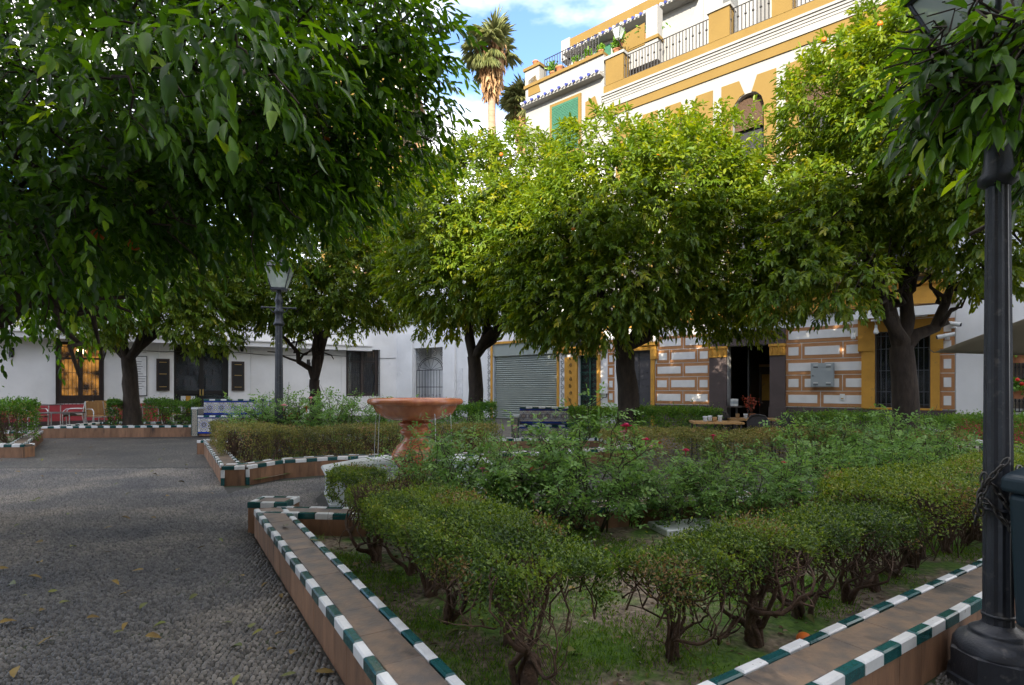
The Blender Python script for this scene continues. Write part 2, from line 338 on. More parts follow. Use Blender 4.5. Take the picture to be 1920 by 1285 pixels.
def pebble_geo(P, r):
    n = len(P); q = np.arange(6) * math.pi / 3
    T = [(0, 0, 1.0)] + [(.62 * math.cos(a), .62 * math.sin(a), .74) for a in q] + [(math.cos(a), math.sin(a), 0) for a in q]
    T = np.array(T); F = [(0, 1 + k, 1 + (k + 1) % 6) for k in range(6)]
    F2 = [(1 + k, 7 + k, 7 + (k + 1) % 6) for k in range(6)] + [(1 + k, 7 + (k + 1) % 6, 1 + (k + 1) % 6) for k in range(6)]
    F = np.array(F + F2); ang = r.normal(.12 * np.sin(P[:, 0] * 1.3), .22, n)
    a = r.uniform(.0115, .0185, n); b = r.uniform(.0070, .0106, n); h = r.uniform(.009, .021, n)
    X = T[None, :, 0] * a[:, None]; Y = T[None, :, 1] * b[:, None]; Z = T[None, :, 2] * h[:, None] - .010
    tl = r.normal(0, .18, n)[:, None]; Z = Z + tl * Y
    c, s_ = np.cos(ang)[:, None], np.sin(ang)[:, None]
    V = np.stack([X * c - Y * s_ + P[:, :1], X * s_ + Y * c + P[:, 1:2], Z], 2)
    return V, F, n
V, F, n = pebble_geo(PB, _r)
tint = np.repeat(_r.beta(2.2, 2.6, n), 13)
order = np.argsort(PB[:, 1]); near = order[:300]; rest = order[300:]
mid = rest[PB[rest, 1] < 5.2]; far_ = rest[PB[rest, 1] >= 5.2]
lowV = np.array([0] + list(range(7, 13))); lowF = np.array([(0, 1 + k, 1 + (k + 1) % 6) for k in range(6)])
for sel, vi, fi in ((mid, np.arange(13), F), (far_, lowV, lowF)):
    VV = V[sel][:, vi]; Fr = (fi[None] + (np.arange(len(sel)) * len(vi))[:, None, None]).reshape(-1, 3)
    o = bpy.data.objects.new('pebbles', np_mesh('pebbles', VV.reshape(-1, 3), Fr, MAT['pebble'], np.repeat(_r.beta(2.0, 2.4, len(sel)), len(vi)), True)); link(o, PV); o['kind'] = 'stuff'
for i in near:
    c0 = V[i].mean(0); me = np_mesh('pebble', V[i] - c0, F, MAT['pebble'], np.full(13, _r.beta(2.2, 2.6)), True)
    inst('pebble', me, PV, tuple(c0))

# ------------------------------------------------------------------ tiled planters
TL, TW, TH = .1525, .045, .052
ME_W = MB().cbox(.0015, TL - .0015, 0, TW, 0, TH, .007).mesh('white_tile', MAT['tile_w'])
ME_G = MB().cbox(.0015, TL - .0015, 0, TW, 0, TH, .007).mesh('teal_tile', MAT['tile_g'])
WID, HGT = .25, .235
def planter(label, pts, soil_z=.05, back_detail=True, trims={}, skip=(), raise_=0.0, H=HGT):
    root = empty('tiled_planter', (pts[0][0], pts[0][1], 0), 0, label, 'planter')
    off = Vector((-pts[0][0], -pts[0][1], 0)); n = len(pts); tp = random.Random(11)
    for i in range(n):
        if i in skip: continue
        p0 = Vector((*pts[i][:2], 0)); p1 = Vector((*pts[(i + 1) % n][:2], 0)); d = p1 - p0; ln = d.length
        R = Matrix.Translation(p0 + off) @ Matrix.Rotation(math.atan2(d.y, d.x), 4, 'Z')
        t0, t1 = trims.get(i, (0, 0)); dz = .0015 * (i % 3)
        core = MB().box(t0, ln - t1, .012, WID - .004, -.05, H - .03 + dz, R); core.build('wall_core', MAT['mortar'], root)
        k = 0; x = t0
        while x < ln - t1 - .02:
            L_ = min(TL, ln - t1 - x); sc = L_ / TL
            for (y, flip) in ((-.004, 0), (WID - TW + .004, 1)):
                me = (ME_W, ME_G)[(k + flip + i) % 2]; jz = tp.uniform(-.003, .002); jy = tp.uniform(-.0025, .0025)
                inst(me.name, me, root, M=R @ Matrix.Translation((x, y + jy, H - TH + dz + jz)) @ Matrix.Rotation(tp.uniform(-.012, .012), 4, 'Z') @ Matrix.Diagonal((sc, 1, 1, 1)))
            x += TL; k += 1
        x = t0
        me = bpy.data.meshes.get('slab_mesh') or MB().cbox(.001, .299, 0, WID - 2 * TW - .002, 0, .02, .002).mesh('slab_mesh', MAT['terra'])
        while x < ln - t1 - .02:
            L_ = min(.30, ln - t1 - x)
            inst('top_slab', me, root, M=R @ Matrix.Translation((x, TW - .003, H - .026 + dz + tp.uniform(-.0012, .0012))) @ Matrix.Diagonal((L_ / .30, 1, 1, 1))); x += .30
        x = t0; pl = .21
        me = bpy.data.meshes.get('plank_mesh') or MB().box(.001, pl - .001, 0, .012, 0, 1).mesh('plank_mesh', MAT['terra_side'])
        while x < ln - t1 - .02:
            L_ = min(pl, ln - t1 - x)
            inst('facing_tile', me, root, M=R @ Matrix.Translation((x, tp.uniform(0, .0025), -.02)) @ Matrix.Diagonal((L_ / pl, 1, H - TH + .019, 1))); x += pl
        for q in (t0 - .004, ln - t1 - .006): MB().box(q, q + .010, .014, WID - .006, -.02, H - TH - .002, R).build('facing_tile', MAT['terra_side'], root)
        MB().box(t0 + .01, ln - t1 - .01, WID - .003, WID + .004, -.02, H - TH - .001, R).build('inner_face', MAT['terra_side'], root)
    return root
# near planter
NP = [A, CRN, RW + E2 * 4.9, Vector((4.9, 6.35, 0)), Vector((3.0, 6.0, 0)), Vector((1.5, 5.5, 0)), Vector((.25, 5.08, 0)), Vector((-1.2, 4.98, 0))]
near_pl = planter('long low planter with terracotta top and white and teal rail tiles in the foreground', NP, trims={0: (.16, .02), 1: (.26, 0), 7: (0, .20), 2: (.2, .1)})
def corner_block(root, p, rz, lx, ly, z0, z1):
    off = root.location; R = Matrix.Translation(Vector((p.x - off.x, p.y - off.y, 0))) @ Matrix.Rotation(rz, 4, 'Z')
    MB().box(.006, lx - .006, .006, ly - .006, z0 - .25, z1 - .012, R).build('corner_block', MAT['terra_side'], root)
    MB().box(TW, lx - TW, TW, ly - TW, z1 - .03, z1 - .008, R).build('corner_slab', MAT['terra'], root)
    for k in range(int(round(lx / (TL * .8)))):
        s = lx / round(lx / (TL * .8))
        for y, rr in ((0, 0), (ly - TW, 1)):
            inst('corner_tile', (ME_G, ME_W)[(k + rr) % 2], root, M=R @ Matrix.Translation((k * s, y, z1 - TH)) @ Matrix.Diagonal((s / TL, 1, 1, 1)))
    for k in range(max(1, int(round((ly - 2 * TW) / .1)))):
        s = (ly - 2 * TW) / max(1, round((ly - 2 * TW) / .1))
        for x, rr in ((TW, 0), (lx, 1)):
            inst('corner_tile', (ME_W, ME_G)[(k + rr) % 2], root, M=R @ Matrix.Translation((x, TW + k * s, z1 - TH)) @ Matrix.Rotation(math.pi / 2, 4, 'Z') @ Matrix.Diagonal((s / TL, 1, 1, 1)))
corner_block(near_pl, A + Vector((-.02, -.05, 0)), -.02, .36, .30, 0, .275)
# far planter beyond the path to the fountain
FP = [Vector((-6.29, 11.4, 0)), Vector((-3.86, 7.45, 0)), Vector((-3.54, 7.53, 0)), Vector((-3.30, 8.12, 0)), Vector((-2.65, 8.50, 0)), Vector((-1.88, 8.68, 0)), Vector((-.9, 8.8, 0)), Vector((.5, 9.1, 0)), Vector((2.2, 9.9, 0)), Vector((2.0, 11.9, 0))]
far_pl = planter('low tiled planter with curved inner wall beyond the fountain path', FP, H=.26, trims={0: (0, .25), 1: (0, .05)})
off = far_pl.location
for (p, rz) in ((FP[1], 0), (FP[2], 0)):
    for k in range(2):
        R = Matrix.Translation((p.x - off.x - (.01 if p is FP[1] else .035), p.y - off.y - .014, .001 + k * .104)) @ Matrix.Rotation(-math.pi / 2, 4, 'Y') @ Matrix.Diagonal((.68, 1, 1, 1))
        R = Matrix.Translation((p.x - off.x - (.01 if p is FP[1] else .035), p.y - off.y - .014, .0 + k * .104))
        MB().box(0, .045, 0, .02, .001, .103, R).build('corner_tile', (MAT['tile_g'], MAT['tile_w'])[k], far_pl)
left_pl = planter('dark low planter with tiled rim at the left edge of the plaza', [Vector((-9.24, 10.6, 0)), Vector((-11.8, 14.1, 0)), Vector((-16.5, 13.6, 0)), Vector((-14.5, 10.5, 0))], trims={0: (.27, 0), 3: (0, 0)})
back_pl = planter('long tiled planter holding the tree before the cafe terrace', [Vector((-12.4, 14.75, 0)), Vector((-8.66, 15.2, 0)), Vector((-8.66, 17.0, 0)), Vector((-12.4, 16.8, 0))], H=.29, trims={1: (.26, 0), 3: (0, .26), 2: (.26, .26)})
def soil(name, pts, z, mat, inset=.1):
    c = sum((Vector((p[0], p[1], 0)) for p in pts), Vector()) / len(pts)
    mb = MB(); P = [Vector((p[0], p[1], 0)) for p in pts]; P = [p + (c - p).normalized() * inset for p in P]
    mb.add([(p.x, p.y, z) for p in P], [tuple(range(len(P)))]); return mb.build(name, mat, kind='structure')
def soil_mat():
    m, nt, p, L = base_mat('mossy_soil'); N = nt.nodes.new; g = N('ShaderNodeNewGeometry')
    a = N('ShaderNodeTexNoise'); a.inputs['Scale'].default_value = 2.1; a.inputs['Detail'].default_value = 6; a.inputs['Roughness'].default_value = .62; L.new(g.outputs['Position'], a.inputs['Vector'])
    b = N('ShaderNodeTexNoise'); b.inputs['Scale'].default_value = 26; b.inputs['Detail'].default_value = 6; L.new(g.outputs['Position'], b.inputs['Vector'])
    r1 = N('ShaderNodeValToRGB'); e = r1.color_ramp.elements; e[0].position = .3; e[0].color = (.055, .04, .028, 1); e[1].position = .7; e[1].color = (.27, .215, .15, 1); L.new(b.outputs['Fac'], r1.inputs['Fac'])
    r2 = N('ShaderNodeValToRGB'); e = r2.color_ramp.elements; e[0].position = .3; e[0].color = (.035, .085, .012, 1); e[1].position = .72; e[1].color = (.11, .20, .022, 1); L.new(b.outputs['Fac'], r2.inputs['Fac'])
    mr = N('ShaderNodeMapRange'); mr.inputs[1].default_value = .44; mr.inputs[2].default_value = .56; L.new(a.outputs['Fac'], mr.inputs[0])
    mx = N('ShaderNodeMix'); mx.data_type = 'RGBA'; L.new(r1.outputs['Color'], mx.inputs[6]); L.new(r2.outputs['Color'], mx.inputs[7]); L.new(mr.outputs[0], mx.inputs[0]); L.new(mx.outputs[2], p.inputs['Base Color'])
    bp = N('ShaderNodeBump'); bp.inputs['Strength'].default_value = .9; bp.inputs['Distance'].default_value = .02; L.new(b.outputs['Fac'], bp.inputs['Height']); L.new(bp.outputs['Normal'], p.inputs['Normal']); p.inputs['Roughness'].default_value = .95
    return m
MAT['soil'] = soil_mat()
soil('soil', NP, .045, MAT['soil']); soil('soil', FP, .06, MAT['soil'])
soil('soil', [(-9.24, 10.6), (-11.8, 14.1), (-16.5, 13.6), (-14.5, 10.5)], .12, MAT['soil'], .18); soil('soil', [(-12.4, 14.75), (-8.66, 15.2), (-8.66, 17.0), (-12.4, 16.8)], .2, MAT['soil'], .18)

# ------------------------------------------------------------------ fountain
fo = empty('fountain', (FC.x, FC.y, 0), 0, 'red marble fountain with scalloped bowl above an octagonal white pool', 'fountain')
pl = MB().lathe([(1.125, -.02), (1.125, .03), (1.115, .035), (1.115, .285), (1.125, .29), (1.15, .30), (1.165, .325), (1.15, .35), (1.10, .356), (1.03, .352), (1.0, .335), (.985, .30), (.98, .1)], 8, sm=False)
pl.build('pool_wall', MAT['marble_w'], fo)
MB().lathe([(.985, .09), (.985, .11)], 8, sm=False).build('pool_floor', MAT['marble_w'], fo)
MB().lathe([(.984, .268), (.984, .270)], 8, sm=False).build('water', MAT['water'], fo)
ped = [(.25, .11), (.25, .17), (.19, .19), (.185, .25), (.20, .32), (.245, .40), (.285, .46), (.295, .50), (.285, .54), (.245, .60), (.185, .66), (.145, .70), (.135, .735), (.15, .76), (.185, .775), (.195, .80), (.185, .82), (.16, .835), (.155, .85), (.18, .865), (.205, .885), (.21, .91), (.19, .925), (.165, .93), (.16, .96)]
MB().lathe([(r * .98, z * .955 + .0) for r, z in ped], 40, lobes=8, amp=.05).build('pedestal', MAT['marble_r'], fo)
bowl = [(.14, .905), (.26, .912), (.34, .925), (.41, .955), (.455, .995), (.485, 1.045), (.505, 1.085), (.525, 1.095), (.555, 1.102), (.572, 1.122), (.572, 1.150), (.556, 1.168), (.53, 1.175), (.50, 1.170), (.47, 1.13), (.40, 1.06), (.25, 1.02), (.001, 1.01)]
MB().lathe(bowl, 64, lobes=8, amp=.055).build('bowl', MAT['marble_r'], fo)
MB().lathe([(.47, 1.145), (.001, 1.146)], 48, lobes=8, amp=.05).build('bowl_water', MAT['water'], fo)
for q, r0 in ((3.9, .49), (5.35, .49), (3.2, .47), (5.9, .48), (1.2, .48)):
    P = [(math.cos(q) * (r0 + .035 * t), math.sin(q) * (r0 + .035 * t), 1.0 - .73 * t * t) for t in np.linspace(0, 1, 9)]
    MB().tube(P, [.0045, .004, .0035, .003, .003, .003, .003, .004, .006], 6).build('water_jet', MAT['jet'], fo)

# ------------------------------------------------------------------ tiled benches
def azulejo(name, bgc, ring, dark, acc, k=8):
    m, nt, p, L = base_mat(name); N = nt.nodes.new; tc = N('ShaderNodeTexCoord'); sp = N('ShaderNodeSeparateXYZ'); L.new(tc.outputs['Object'], sp.inputs[0])
    def mth(op, a, b=None):
        x = N('ShaderNodeMath'); x.operation = op
        for i, q in enumerate((a, b)):
            if q is None: continue
            if isinstance(q, (int, float)): x.inputs[i].default_value = q
            else: L.new(q, x.inputs[i])
        return x.outputs[0]
    X, Z = sp.outputs['X'], sp.outputs['Z']
    r = mth('SQRT', mth('ADD', mth('MULTIPLY', X, X), mth('MULTIPLY', Z, Z))); th = mth('ARCTAN2', Z, X)
    v = mth('MULTIPLY', r, mth('ADD', 1.0, mth('MULTIPLY', mth('COSINE', mth('MULTIPLY', th, k)), .16)))
    rp = N('ShaderNodeValToRGB'); rp.color_ramp.interpolation = 'CONSTANT'; e = rp.color_ramp.elements
    S = [(0, acc), (.10, bgc), (.17, dark), (.30, bgc), (.36, ring), (.46, bgc), (.60, dark), (.68, bgc), (.84, acc), (.93, bgc)]
    e[0].position, e[0].color = S[0][0], (*S[0][1], 1); e[1].position, e[1].color = S[-1][0], (*S[-1][1], 1)
    for q, c in S[1:-1]: x = e.new(q); x.color = (*c, 1)
    L.new(mth('DIVIDE', v, .18), rp.inputs['Fac']); L.new(rp.outputs['Color'], p.inputs['Base Color']); p.inputs['Roughness'].default_value = .25; p.inputs['Coat Weight'].default_value = .3
    return m
MAT['azul'] = azulejo('patterned_tile_blue', (.58, .56, .50), (.02, .05, .30), (.018, .018, .03), (.03, .06, .28))
MAT['azul2'] = azulejo('patterned_tile_brown', (.70, .66, .58), (.05, .05, .16), (.05, .02, .025), (.20, .06, .03), 6)
MAT['blue'] = M('cobalt_glaze', (.016, .055, .36), (.012, .04, .26), rough=.25, scale=8, rnd=.12, bump=.05, coat=.3)
def mosaic():
    m, nt, p, L = base_mat('checker_mosaic'); N = nt.nodes.new; tc = N('ShaderNodeTexCoord'); c = N('ShaderNodeTexChecker'); c.inputs['Scale'].default_value = 26
    c.inputs['Color1'].default_value = (.5, .47, .38, 1); c.inputs['Color2'].default_value = (.05, .035, .035, 1); mp = N('ShaderNodeMapping'); mp.inputs['Rotation'].default_value = (.0, .78, .0)
    L.new(tc.outputs['Object'], mp.inputs['Vector']); L.new(mp.outputs['Vector'], c.inputs['Vector']); L.new(c.outputs['Color'], p.inputs['Base Color']); p.inputs['Roughness'].default_value = .35; return m
MAT['mosaic'] = mosaic()
def bench(label, loc, rz, W, seat=.45, top=.9, D=.42, tile=.2, mat='azul', lean=.10):
    """front faces local -y; left end at x=0"""
    b = empty('tiled_bench', loc, rz, label, 'bench')
    MB().box(.02, W - .02, .02, D, 0, .07).build('plinth', MAT['terra_side'], b)
    MB().box(0, W, .008, D, .07, seat - .03).build('seat_block', MAT['mortar'], b)
    MB().box(.01, W - .01, .03, D, seat - .03, seat - .004).build('seat_slab', MAT['blue'], b)
    sh = Matrix.Shear('XZ', 4, (0, lean)) if False else Matrix(((1, 0, 0, 0), (0, 1, lean, 0), (0, 0, 1, 0), (0, 0, 0, 1)))
    def back(z): return Matrix.Translation((0, D - .09, z)) @ sh
    MB().box(0, W, .012, .14, 0, top - seat - .03, back(seat)).build('back_block', MAT['mortar'], b)
    n = max(1, round(W / tile)); tw = W / n; hf = seat - .07 - .11; hb = top - seat - .16
    me1 = MB().box(-tw / 2 + .002, tw / 2 - .002, 0, .012, -hf / 2, hf / 2).mesh('front_tile', MAT[mat]); me2 = MB().box(-tw / 2 + .002, tw / 2 - .002, 0, .012, -hb / 2, hb / 2).mesh('back_tile', MAT[mat])
    for k in range(n):
        inst('front_tile', me1, b, M=Matrix.Translation((tw * (k + .5), -.004, .12 + hf / 2)))
        inst('back_tile', me2, b, M=back(seat + .06 + hb / 2) @ Matrix.Translation((tw * (k + .5), 0, 0)))
    for z, y in ((.072, -.004), (seat - .092, -.004)): MB().box(0, W, y, .012, z, z + .044).build('blue_border', MAT['blue'], b)
    for z in (.012, top - seat - .094): MB().box(0, W, 0, .012, z, z + .045, back(seat)).build('blue_border', MAT['blue'], b)
    x = 0; k = 0
    while x < W - .03:
        l = min(TL, W - x)
        inst('rail_tile', (ME_W, ME_G)[k % 2], b, M=Matrix.Translation((x, -.012, seat - .045)) @ Matrix.Diagonal((l / TL, 1, .85, 1)))
        inst('rail_tile', (ME_G, ME_W)[k % 2], b, M=back(top) @ Matrix.Translation((x, -.004, -.045)) @ Matrix.Diagonal((l / TL, 3.2, .85, 1))); x += TL; k += 1
    for sx in (-.17, W):
        MB().box(sx + .006, sx + .164, .0, D + .08, 0, seat + .17).build('arm_block', MAT['mosaic'], b)
        MB().cbox(sx, sx + .17, -.01, D + .08, seat + .17, seat + .215, .006).build('arm_cap', MAT['tile_w'], b)
        MB().box(sx, sx + .012, -.008, .02, .02, seat + .168).build('arm_edge', MAT['tile_g'], b)
        MB().box(sx + .158, sx + .17, -.008, .02, .02, seat + .168).build('arm_edge', MAT['tile_g'], b)
    return b
bench('blue patterned tile bench beside the long planter at the left', (-8.50, 15.15, 0), .07, 1.9, .56, 1.0, tile=.31, mat='azul')
bench('brown and white star tile bench behind the fountain', (.16, 13.0, 0), -.06, 1.7, .45, .86, tile=.19, mat='azul2')
bench('low bench with checkered mosaic end behind the near lamp post', (7.15, 8.6, 0), 1.2, 1.5, .30, .62, tile=.2, mat='azul2')
# ------------------------------------------------------------------ building helpers
def wall_holes(mb, x0, x1, z0, z1, holes, y0, y1):
    xs = sorted({x0, x1, *[min(max(h[i], x0), x1) for h in holes for i in (0, 1)]}); zs = sorted({z0, z1, *[min(max(h[i], z0), z1) for h in holes for i in (2, 3)]})
    for a, b in zip(xs, xs[1:]):
        run = None
        for c, d in zip(zs, zs[1:]):
            mx, mz = (a + b) / 2, (c + d) / 2
            solid = not any(h[0] < mx < h[1] and h[2] < mz < h[3] for h in holes)
            if solid: run = [run[0], d] if run else [c, d]
            if (not solid) and run: mb.box(a, b, y0, y1, *run); run = None
        if run: mb.box(a, b, y0, y1, *run)
    return mb
def arch_fill(mb, x0, x1, zs, zt, y0, y1, n=8):
    """fills the corners above a round arch that rises from zs to zt"""
    cx, rx, rz = (x0 + x1) / 2, (x1 - x0) / 2, zt - zs
    for s in (-1, 1):
        for k in range(n):
            a, b = math.pi / 2 * k / n, math.pi / 2 * (k + 1) / n
            p = [(cx + s * rx * math.cos(a), zs + rz * math.sin(a)), (cx + s * rx * math.cos(b), zs + rz * math.sin(b)), (cx + s * rx * math.cos(b), zt), (cx + s * rx * math.cos(a), zt)]
            mb.poly(p, y0, y1)
def grille(mb, x0, x1, z0, z1, nx, hz, y=.03, r=.008, fr=.014):
    for k in range(nx + 1):
        x = x0 + (x1 - x0) * k / nx; mb.tube([(x, y, z0), (x, y, z1)], fr if k in (0, nx) else r, 5)
    for z in hz: mb.tube([(x0, y - .004, z), (x1, y - .004, z)], r * 1.1, 5)
    return mb
def railing(mb, x0, x1, z0, z1, y, step=.12, r=.008, knob=True):
    n = max(2, int(round((x1 - x0) / step)))
    for k in range(n + 1):
        x = x0 + (x1 - x0) * k / n; mb.tube([(x, y, z0), (x, y, z1)], r, 4)
        if knob and k % 2: mb.sphere((x, y, z0 + (z1 - z0) * .62), r * 2.4, 5, 4)
    mb.tube([(x0, y, z1), (x1, y, z1)], .018, 5); mb.tube([(x0, y, z0 + .05), (x1, y, z0 + .05)], .012, 5)
    return mb
def scroll(mb, c, r, turns, y, rad, s=1, a0=0, n=16):
    P = []
    for k in range(n + 1):
        t = k / n; a = a0 + s * t * turns * 2 * math.pi; rr = r * (1 - .8 * t); P.append((c[0] + rr * math.cos(a), y, c[1] + rr * math.sin(a)))
    mb.tube(P, rad, 4)

# ------------------------------------------------------------------ right-hand townhouse with painted blocks (restaurant below, roof terrace above)
FR = Facade((11.09, 14.0), (-1.143, 1.0)); a = FR.at
tb = FR.root('block_painted_townhouse', label='ochre and white townhouse with painted block facade and roof terrace behind the orange trees', cat='building')
XB = 10.2
ex0, ex1 = a(1445, 700)[0], a(1364, 700)[0]; ez = 2.62
px0, px1 = a(1473.5, 700)[0], a(1332, 700)[0]
wx0, wx1 = a(1745, 700)[0], a(1641, 700)[0]; wz0, wz1 = a(1690, 765)[1], a(1690, 621)[1]
dx0, dx1 = a(1222, 700)[0], a(1168, 700)[0]; dz1 = 2.62
bays = [a(1403, 300)[0] - 1.92 * k for k in (-2, -1, 0, 1, 2, 3)]
bays = [b for b in bays if .9 < b < XB - .9]
holes = [(ex0, ex1, -.1, ez), (wx0, wx1, wz0, wz1), (dx0, dx1, -.1, dz1)]
for b in bays: holes += [(b - .47, b + .47, 8.1, 10.42), (b - .5, b + .5, 4.5, 6.9)]
mb = wall_holes(MB(), 0, XB, 0, 12.0, holes, -.3, 0); mb.box(0, .3, -8, -.301, 0, 12.0); mb.box(XB - .3, XB, -8, -.301, 0, 12.0)
mb.box(0, XB, -8.3, -8.001, 0, 12); mb.box(.301, XB - .301, -8, -.301, 3.2, 3.4); mb.box(.301, XB - .301, -8, -.301, 7.4, 7.6); mb.box(.301, XB - .301, -8, -.301, 11.7, 11.95)
for b in bays: arch_fill(mb, b - .47, b + .47, 9.95, 10.421, -.299, -.003)
mb.build('wall', MAT['stucco_sun_dimmed'], tb)
# thin brighter copy of the wall colour over the ground storey, offsetting its shade
mb = wall_holes(MB(), 0.002, XB - .002, .0, 3.42, [(ex0, ex1, -.1, ez), (wx0, wx1, wz0, wz1), (dx0, dx1, -.1, dz1)], .001, .012); mb.build('brightened_storey_coat', MAT['stucco'], tb)
mb = wall_holes(MB(), 0, XB - 1.0, 0, .745, [(ex0, ex1, -.1, 3), (dx0 - .1, dx1 + .1, -.1, 3)], .012, .045); mb.build('dado', MAT['dado'], tb)
# painted blocks: rows of framed panels
rows = [.755, 1.215, 1.68, 2.145, 2.61, 3.075]
def X(u): return a(u, 700)[0]
def zz(off, sc): return lambda v: off + v / sc
u2 = lambda v: 1460 + v / 5.333; u1 = lambda v: 1200 + v / 6.4
S2 = [[70, 420, 870], [70, 232, 640, 870], [70, 430, 870], [70, 232, 645, 838], [70, 838]]
S1 = [[185, 517, 845], [185, 352, 690, 845], [188, 520, 845], [205, 355, 693, 847], [215, 522, 850]]
S3 = [[1610, 1768]] * 5
BLK = {}
def block(x0, x1, z0, z1, k):
    g = .012
    o = MB().cbox(x0 + g, x1 - g, .012, .024, z0 + g, z1 - g, .0).build('facade_block', MAT['blockbrown'], tb)
    m = min(.07, (x1 - x0) * .22)
    MB().box(x0 + g + m, x1 - g - m, .024, .031, z0 + .112, z1 - .112).build('block_panel', MAT['blockpale'], o)
for S, f in ((S1, u1), (S2, u2), (S3, u2)):
    for r_, row in enumerate(S):
        for p_, q_ in zip(row, row[1:]):
            block(X(f(q_)), X(f(p_)), rows[r_], rows[r_ + 1], 0)
for r_ in range(5): block(X(1153), X(1139.5), rows[r_], rows[r_ + 1], 0)
# entrance: dark pilasters, ochre capitals, lintel, dim interior
for (q0, q1) in ((px0, ex0), (ex1, px1)):
    MB().box(q0, q1, .012, .10, .0, 2.28).build('pilaster', MAT['dado'], tb); MB().box(q0 - .03, q1 + .03, .012, .12, 0, .73).build('pilaster_base', MAT['dado'], tb)
    cp = MB().box(q0 - .0, q1 + .0, .012, .13, 2.28, 2.55); cp.box(q0 - .02, q1 + .02, .012, .16, 2.55, 2.62); c_ = cp.build('capital', MAT['ochre_low'], tb)
    fl = MB()
    for k in range(3): fl.tube([(q0 + (q1 - q0) * (k + .5) / 3, .14, 2.32 + .06 * j) for j in range(4)], [.012, .03, .02, .03], 6)
    fl.build('capital_leaf', MAT['ochre_low'], c_)
MB().box(px0, px1, .012, .14, 2.625, 3.08).build('lintel', MAT['dado'], tb)
MB().box(px0 - .02, px1 + .02, .14, .18, 2.9, 3.0).build('lintel_moulding', MAT['dado'], tb)
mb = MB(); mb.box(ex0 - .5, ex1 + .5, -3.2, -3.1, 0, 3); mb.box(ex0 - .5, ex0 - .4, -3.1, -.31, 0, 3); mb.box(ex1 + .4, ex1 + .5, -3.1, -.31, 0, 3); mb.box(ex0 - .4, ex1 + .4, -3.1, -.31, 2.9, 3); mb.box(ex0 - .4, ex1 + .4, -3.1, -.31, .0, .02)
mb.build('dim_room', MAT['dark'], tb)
MB().box(ex1 - .55, ex1 - .5, -1.3, -.35, .05, 2.5).build('door_leaf', MAT['blackwood'], tb)
mb = MB().box(ex0 + .02, ex0 + .85, -1.6, -1.5, 0, 2.0); mb.build('inner_partition', MAT['wood'], tb)
MB().box(ex0 + .02, ex0 + .86, -1.5, -1.46, 2.0, 2.08).build('inner_shelf', MAT['plank'], tb)
MB().box(ex0 + .35, ex0 + .7, -1.49, -1.45, .9, 1.75).build('orange_panel', MAT['ochre_low'], tb)
mb = MB().box(ex1 - .5, ex1 - .02, -.25, .22, .70, .74); mb.box(ex1 - .3, ex1 - .24, -.1, -.04, 0, .7); mb.build('ledge', MAT['wood'], tb)
# barred ground-floor window with ochre surround
mb = MB(); sw = .19
mb.box(wx1, wx1 + sw + .12, .012, .07, .755, 2.3); mb.box(wx1, wx1 + sw + .2, .012, .09, 2.3, wz1 + .42); mb.box(wx0 - sw, wx0, .012, .07, .755, 2.3); mb.box(wx0 - sw - .07, wx0, .012, .09, 2.3, wz1 + .42)
mb.box(wx0, wx1, .012, .08, wz1, wz1 + .42); mb.box(wx0 - sw - .1, wx1 + sw + .25, .012, .14, wz1 + .42, wz1 + .5); mb.box(wx0 - sw - .05, wx1 + sw + .1, .012, .05, wz0 - .05, wz0)
fr = mb.build('window_surround', MAT['ochre_low'], tb)
wn = MB().box(wx0, wx1, -.29, -.27, wz0, wz1).build('window_pane', MAT['glass'], tb)
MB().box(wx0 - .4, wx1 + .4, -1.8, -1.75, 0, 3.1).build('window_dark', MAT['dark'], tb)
mb = MB(); xm = (wx0 + wx1) / 2
for (q0, q1) in ((wx0, wx0 + .05), (wx1 - .05, wx1), (xm - .05, xm + .05)): mb.box(q0, q1, -.25, -.19, wz0, wz1)
mb.box(wx0 + .05, wx1 - .05, -.25, -.19, wz0, wz0 + .07); mb.build('window_frame', MAT['wood'], tb)
for s_, q0, q1 in ((0, wx0 + .05, xm - .05), (1, xm + .05, wx1 - .05)):
    mb = MB(); arch_fill(mb, q0, q1, 1.85, wz1, -.30, -.292); mb.build('curtain', MAT['curtain'], tb)
mb = grille(MB(), wx0 + .02, wx1 - .02, wz0 + .03, wz1, 10, [wz0 + .1, wz0 + .42, wz0 + .98, wz0 + 1.56, wz0 + 1.9], .03, .008); mb.build('window_grille', MAT['iron_grey'], tb)
# studded double door in an ochre frame
mb = MB().box(dx0, dx1, -.2, -.14, 0, dz1); d_ = mb.build('studded_door', MAT['studded'], tb)
mb = MB()
for i in range(7):
    for j in range(8): mb.sphere((dx0 + .08 + (dx1 - dx0 - .16) * i / 6, -.135, .9 + .24 * j), .018, 6, 4)
mb.build('stud', MAT['iron_grey'], d_); MB().box((dx0 + dx1) / 2 - .012, (dx0 + dx1) / 2 + .012, -.138, -.125, 0, dz1).build('door_seam', MAT['iron'], d_)
mb = MB().box(dx0 - .13, dx0, .012, .09, 0, 2.3); mb.box(dx1, dx1 + .13, .012, .09, 0, 2.3); mb.box(dx0 - .22, dx0, .012, .12, 2.3, 2.78); mb.box(dx1, dx1 + .22, .012, .12, 2.3, 2.78); mb.box(dx0, dx1, .012, .1, dz1, 2.78); mb.box(dx0 - .26, dx1 + .26, .012, .2, 2.78, 2.9)
mb.build('door_surround', MAT['ochre_low'], tb)
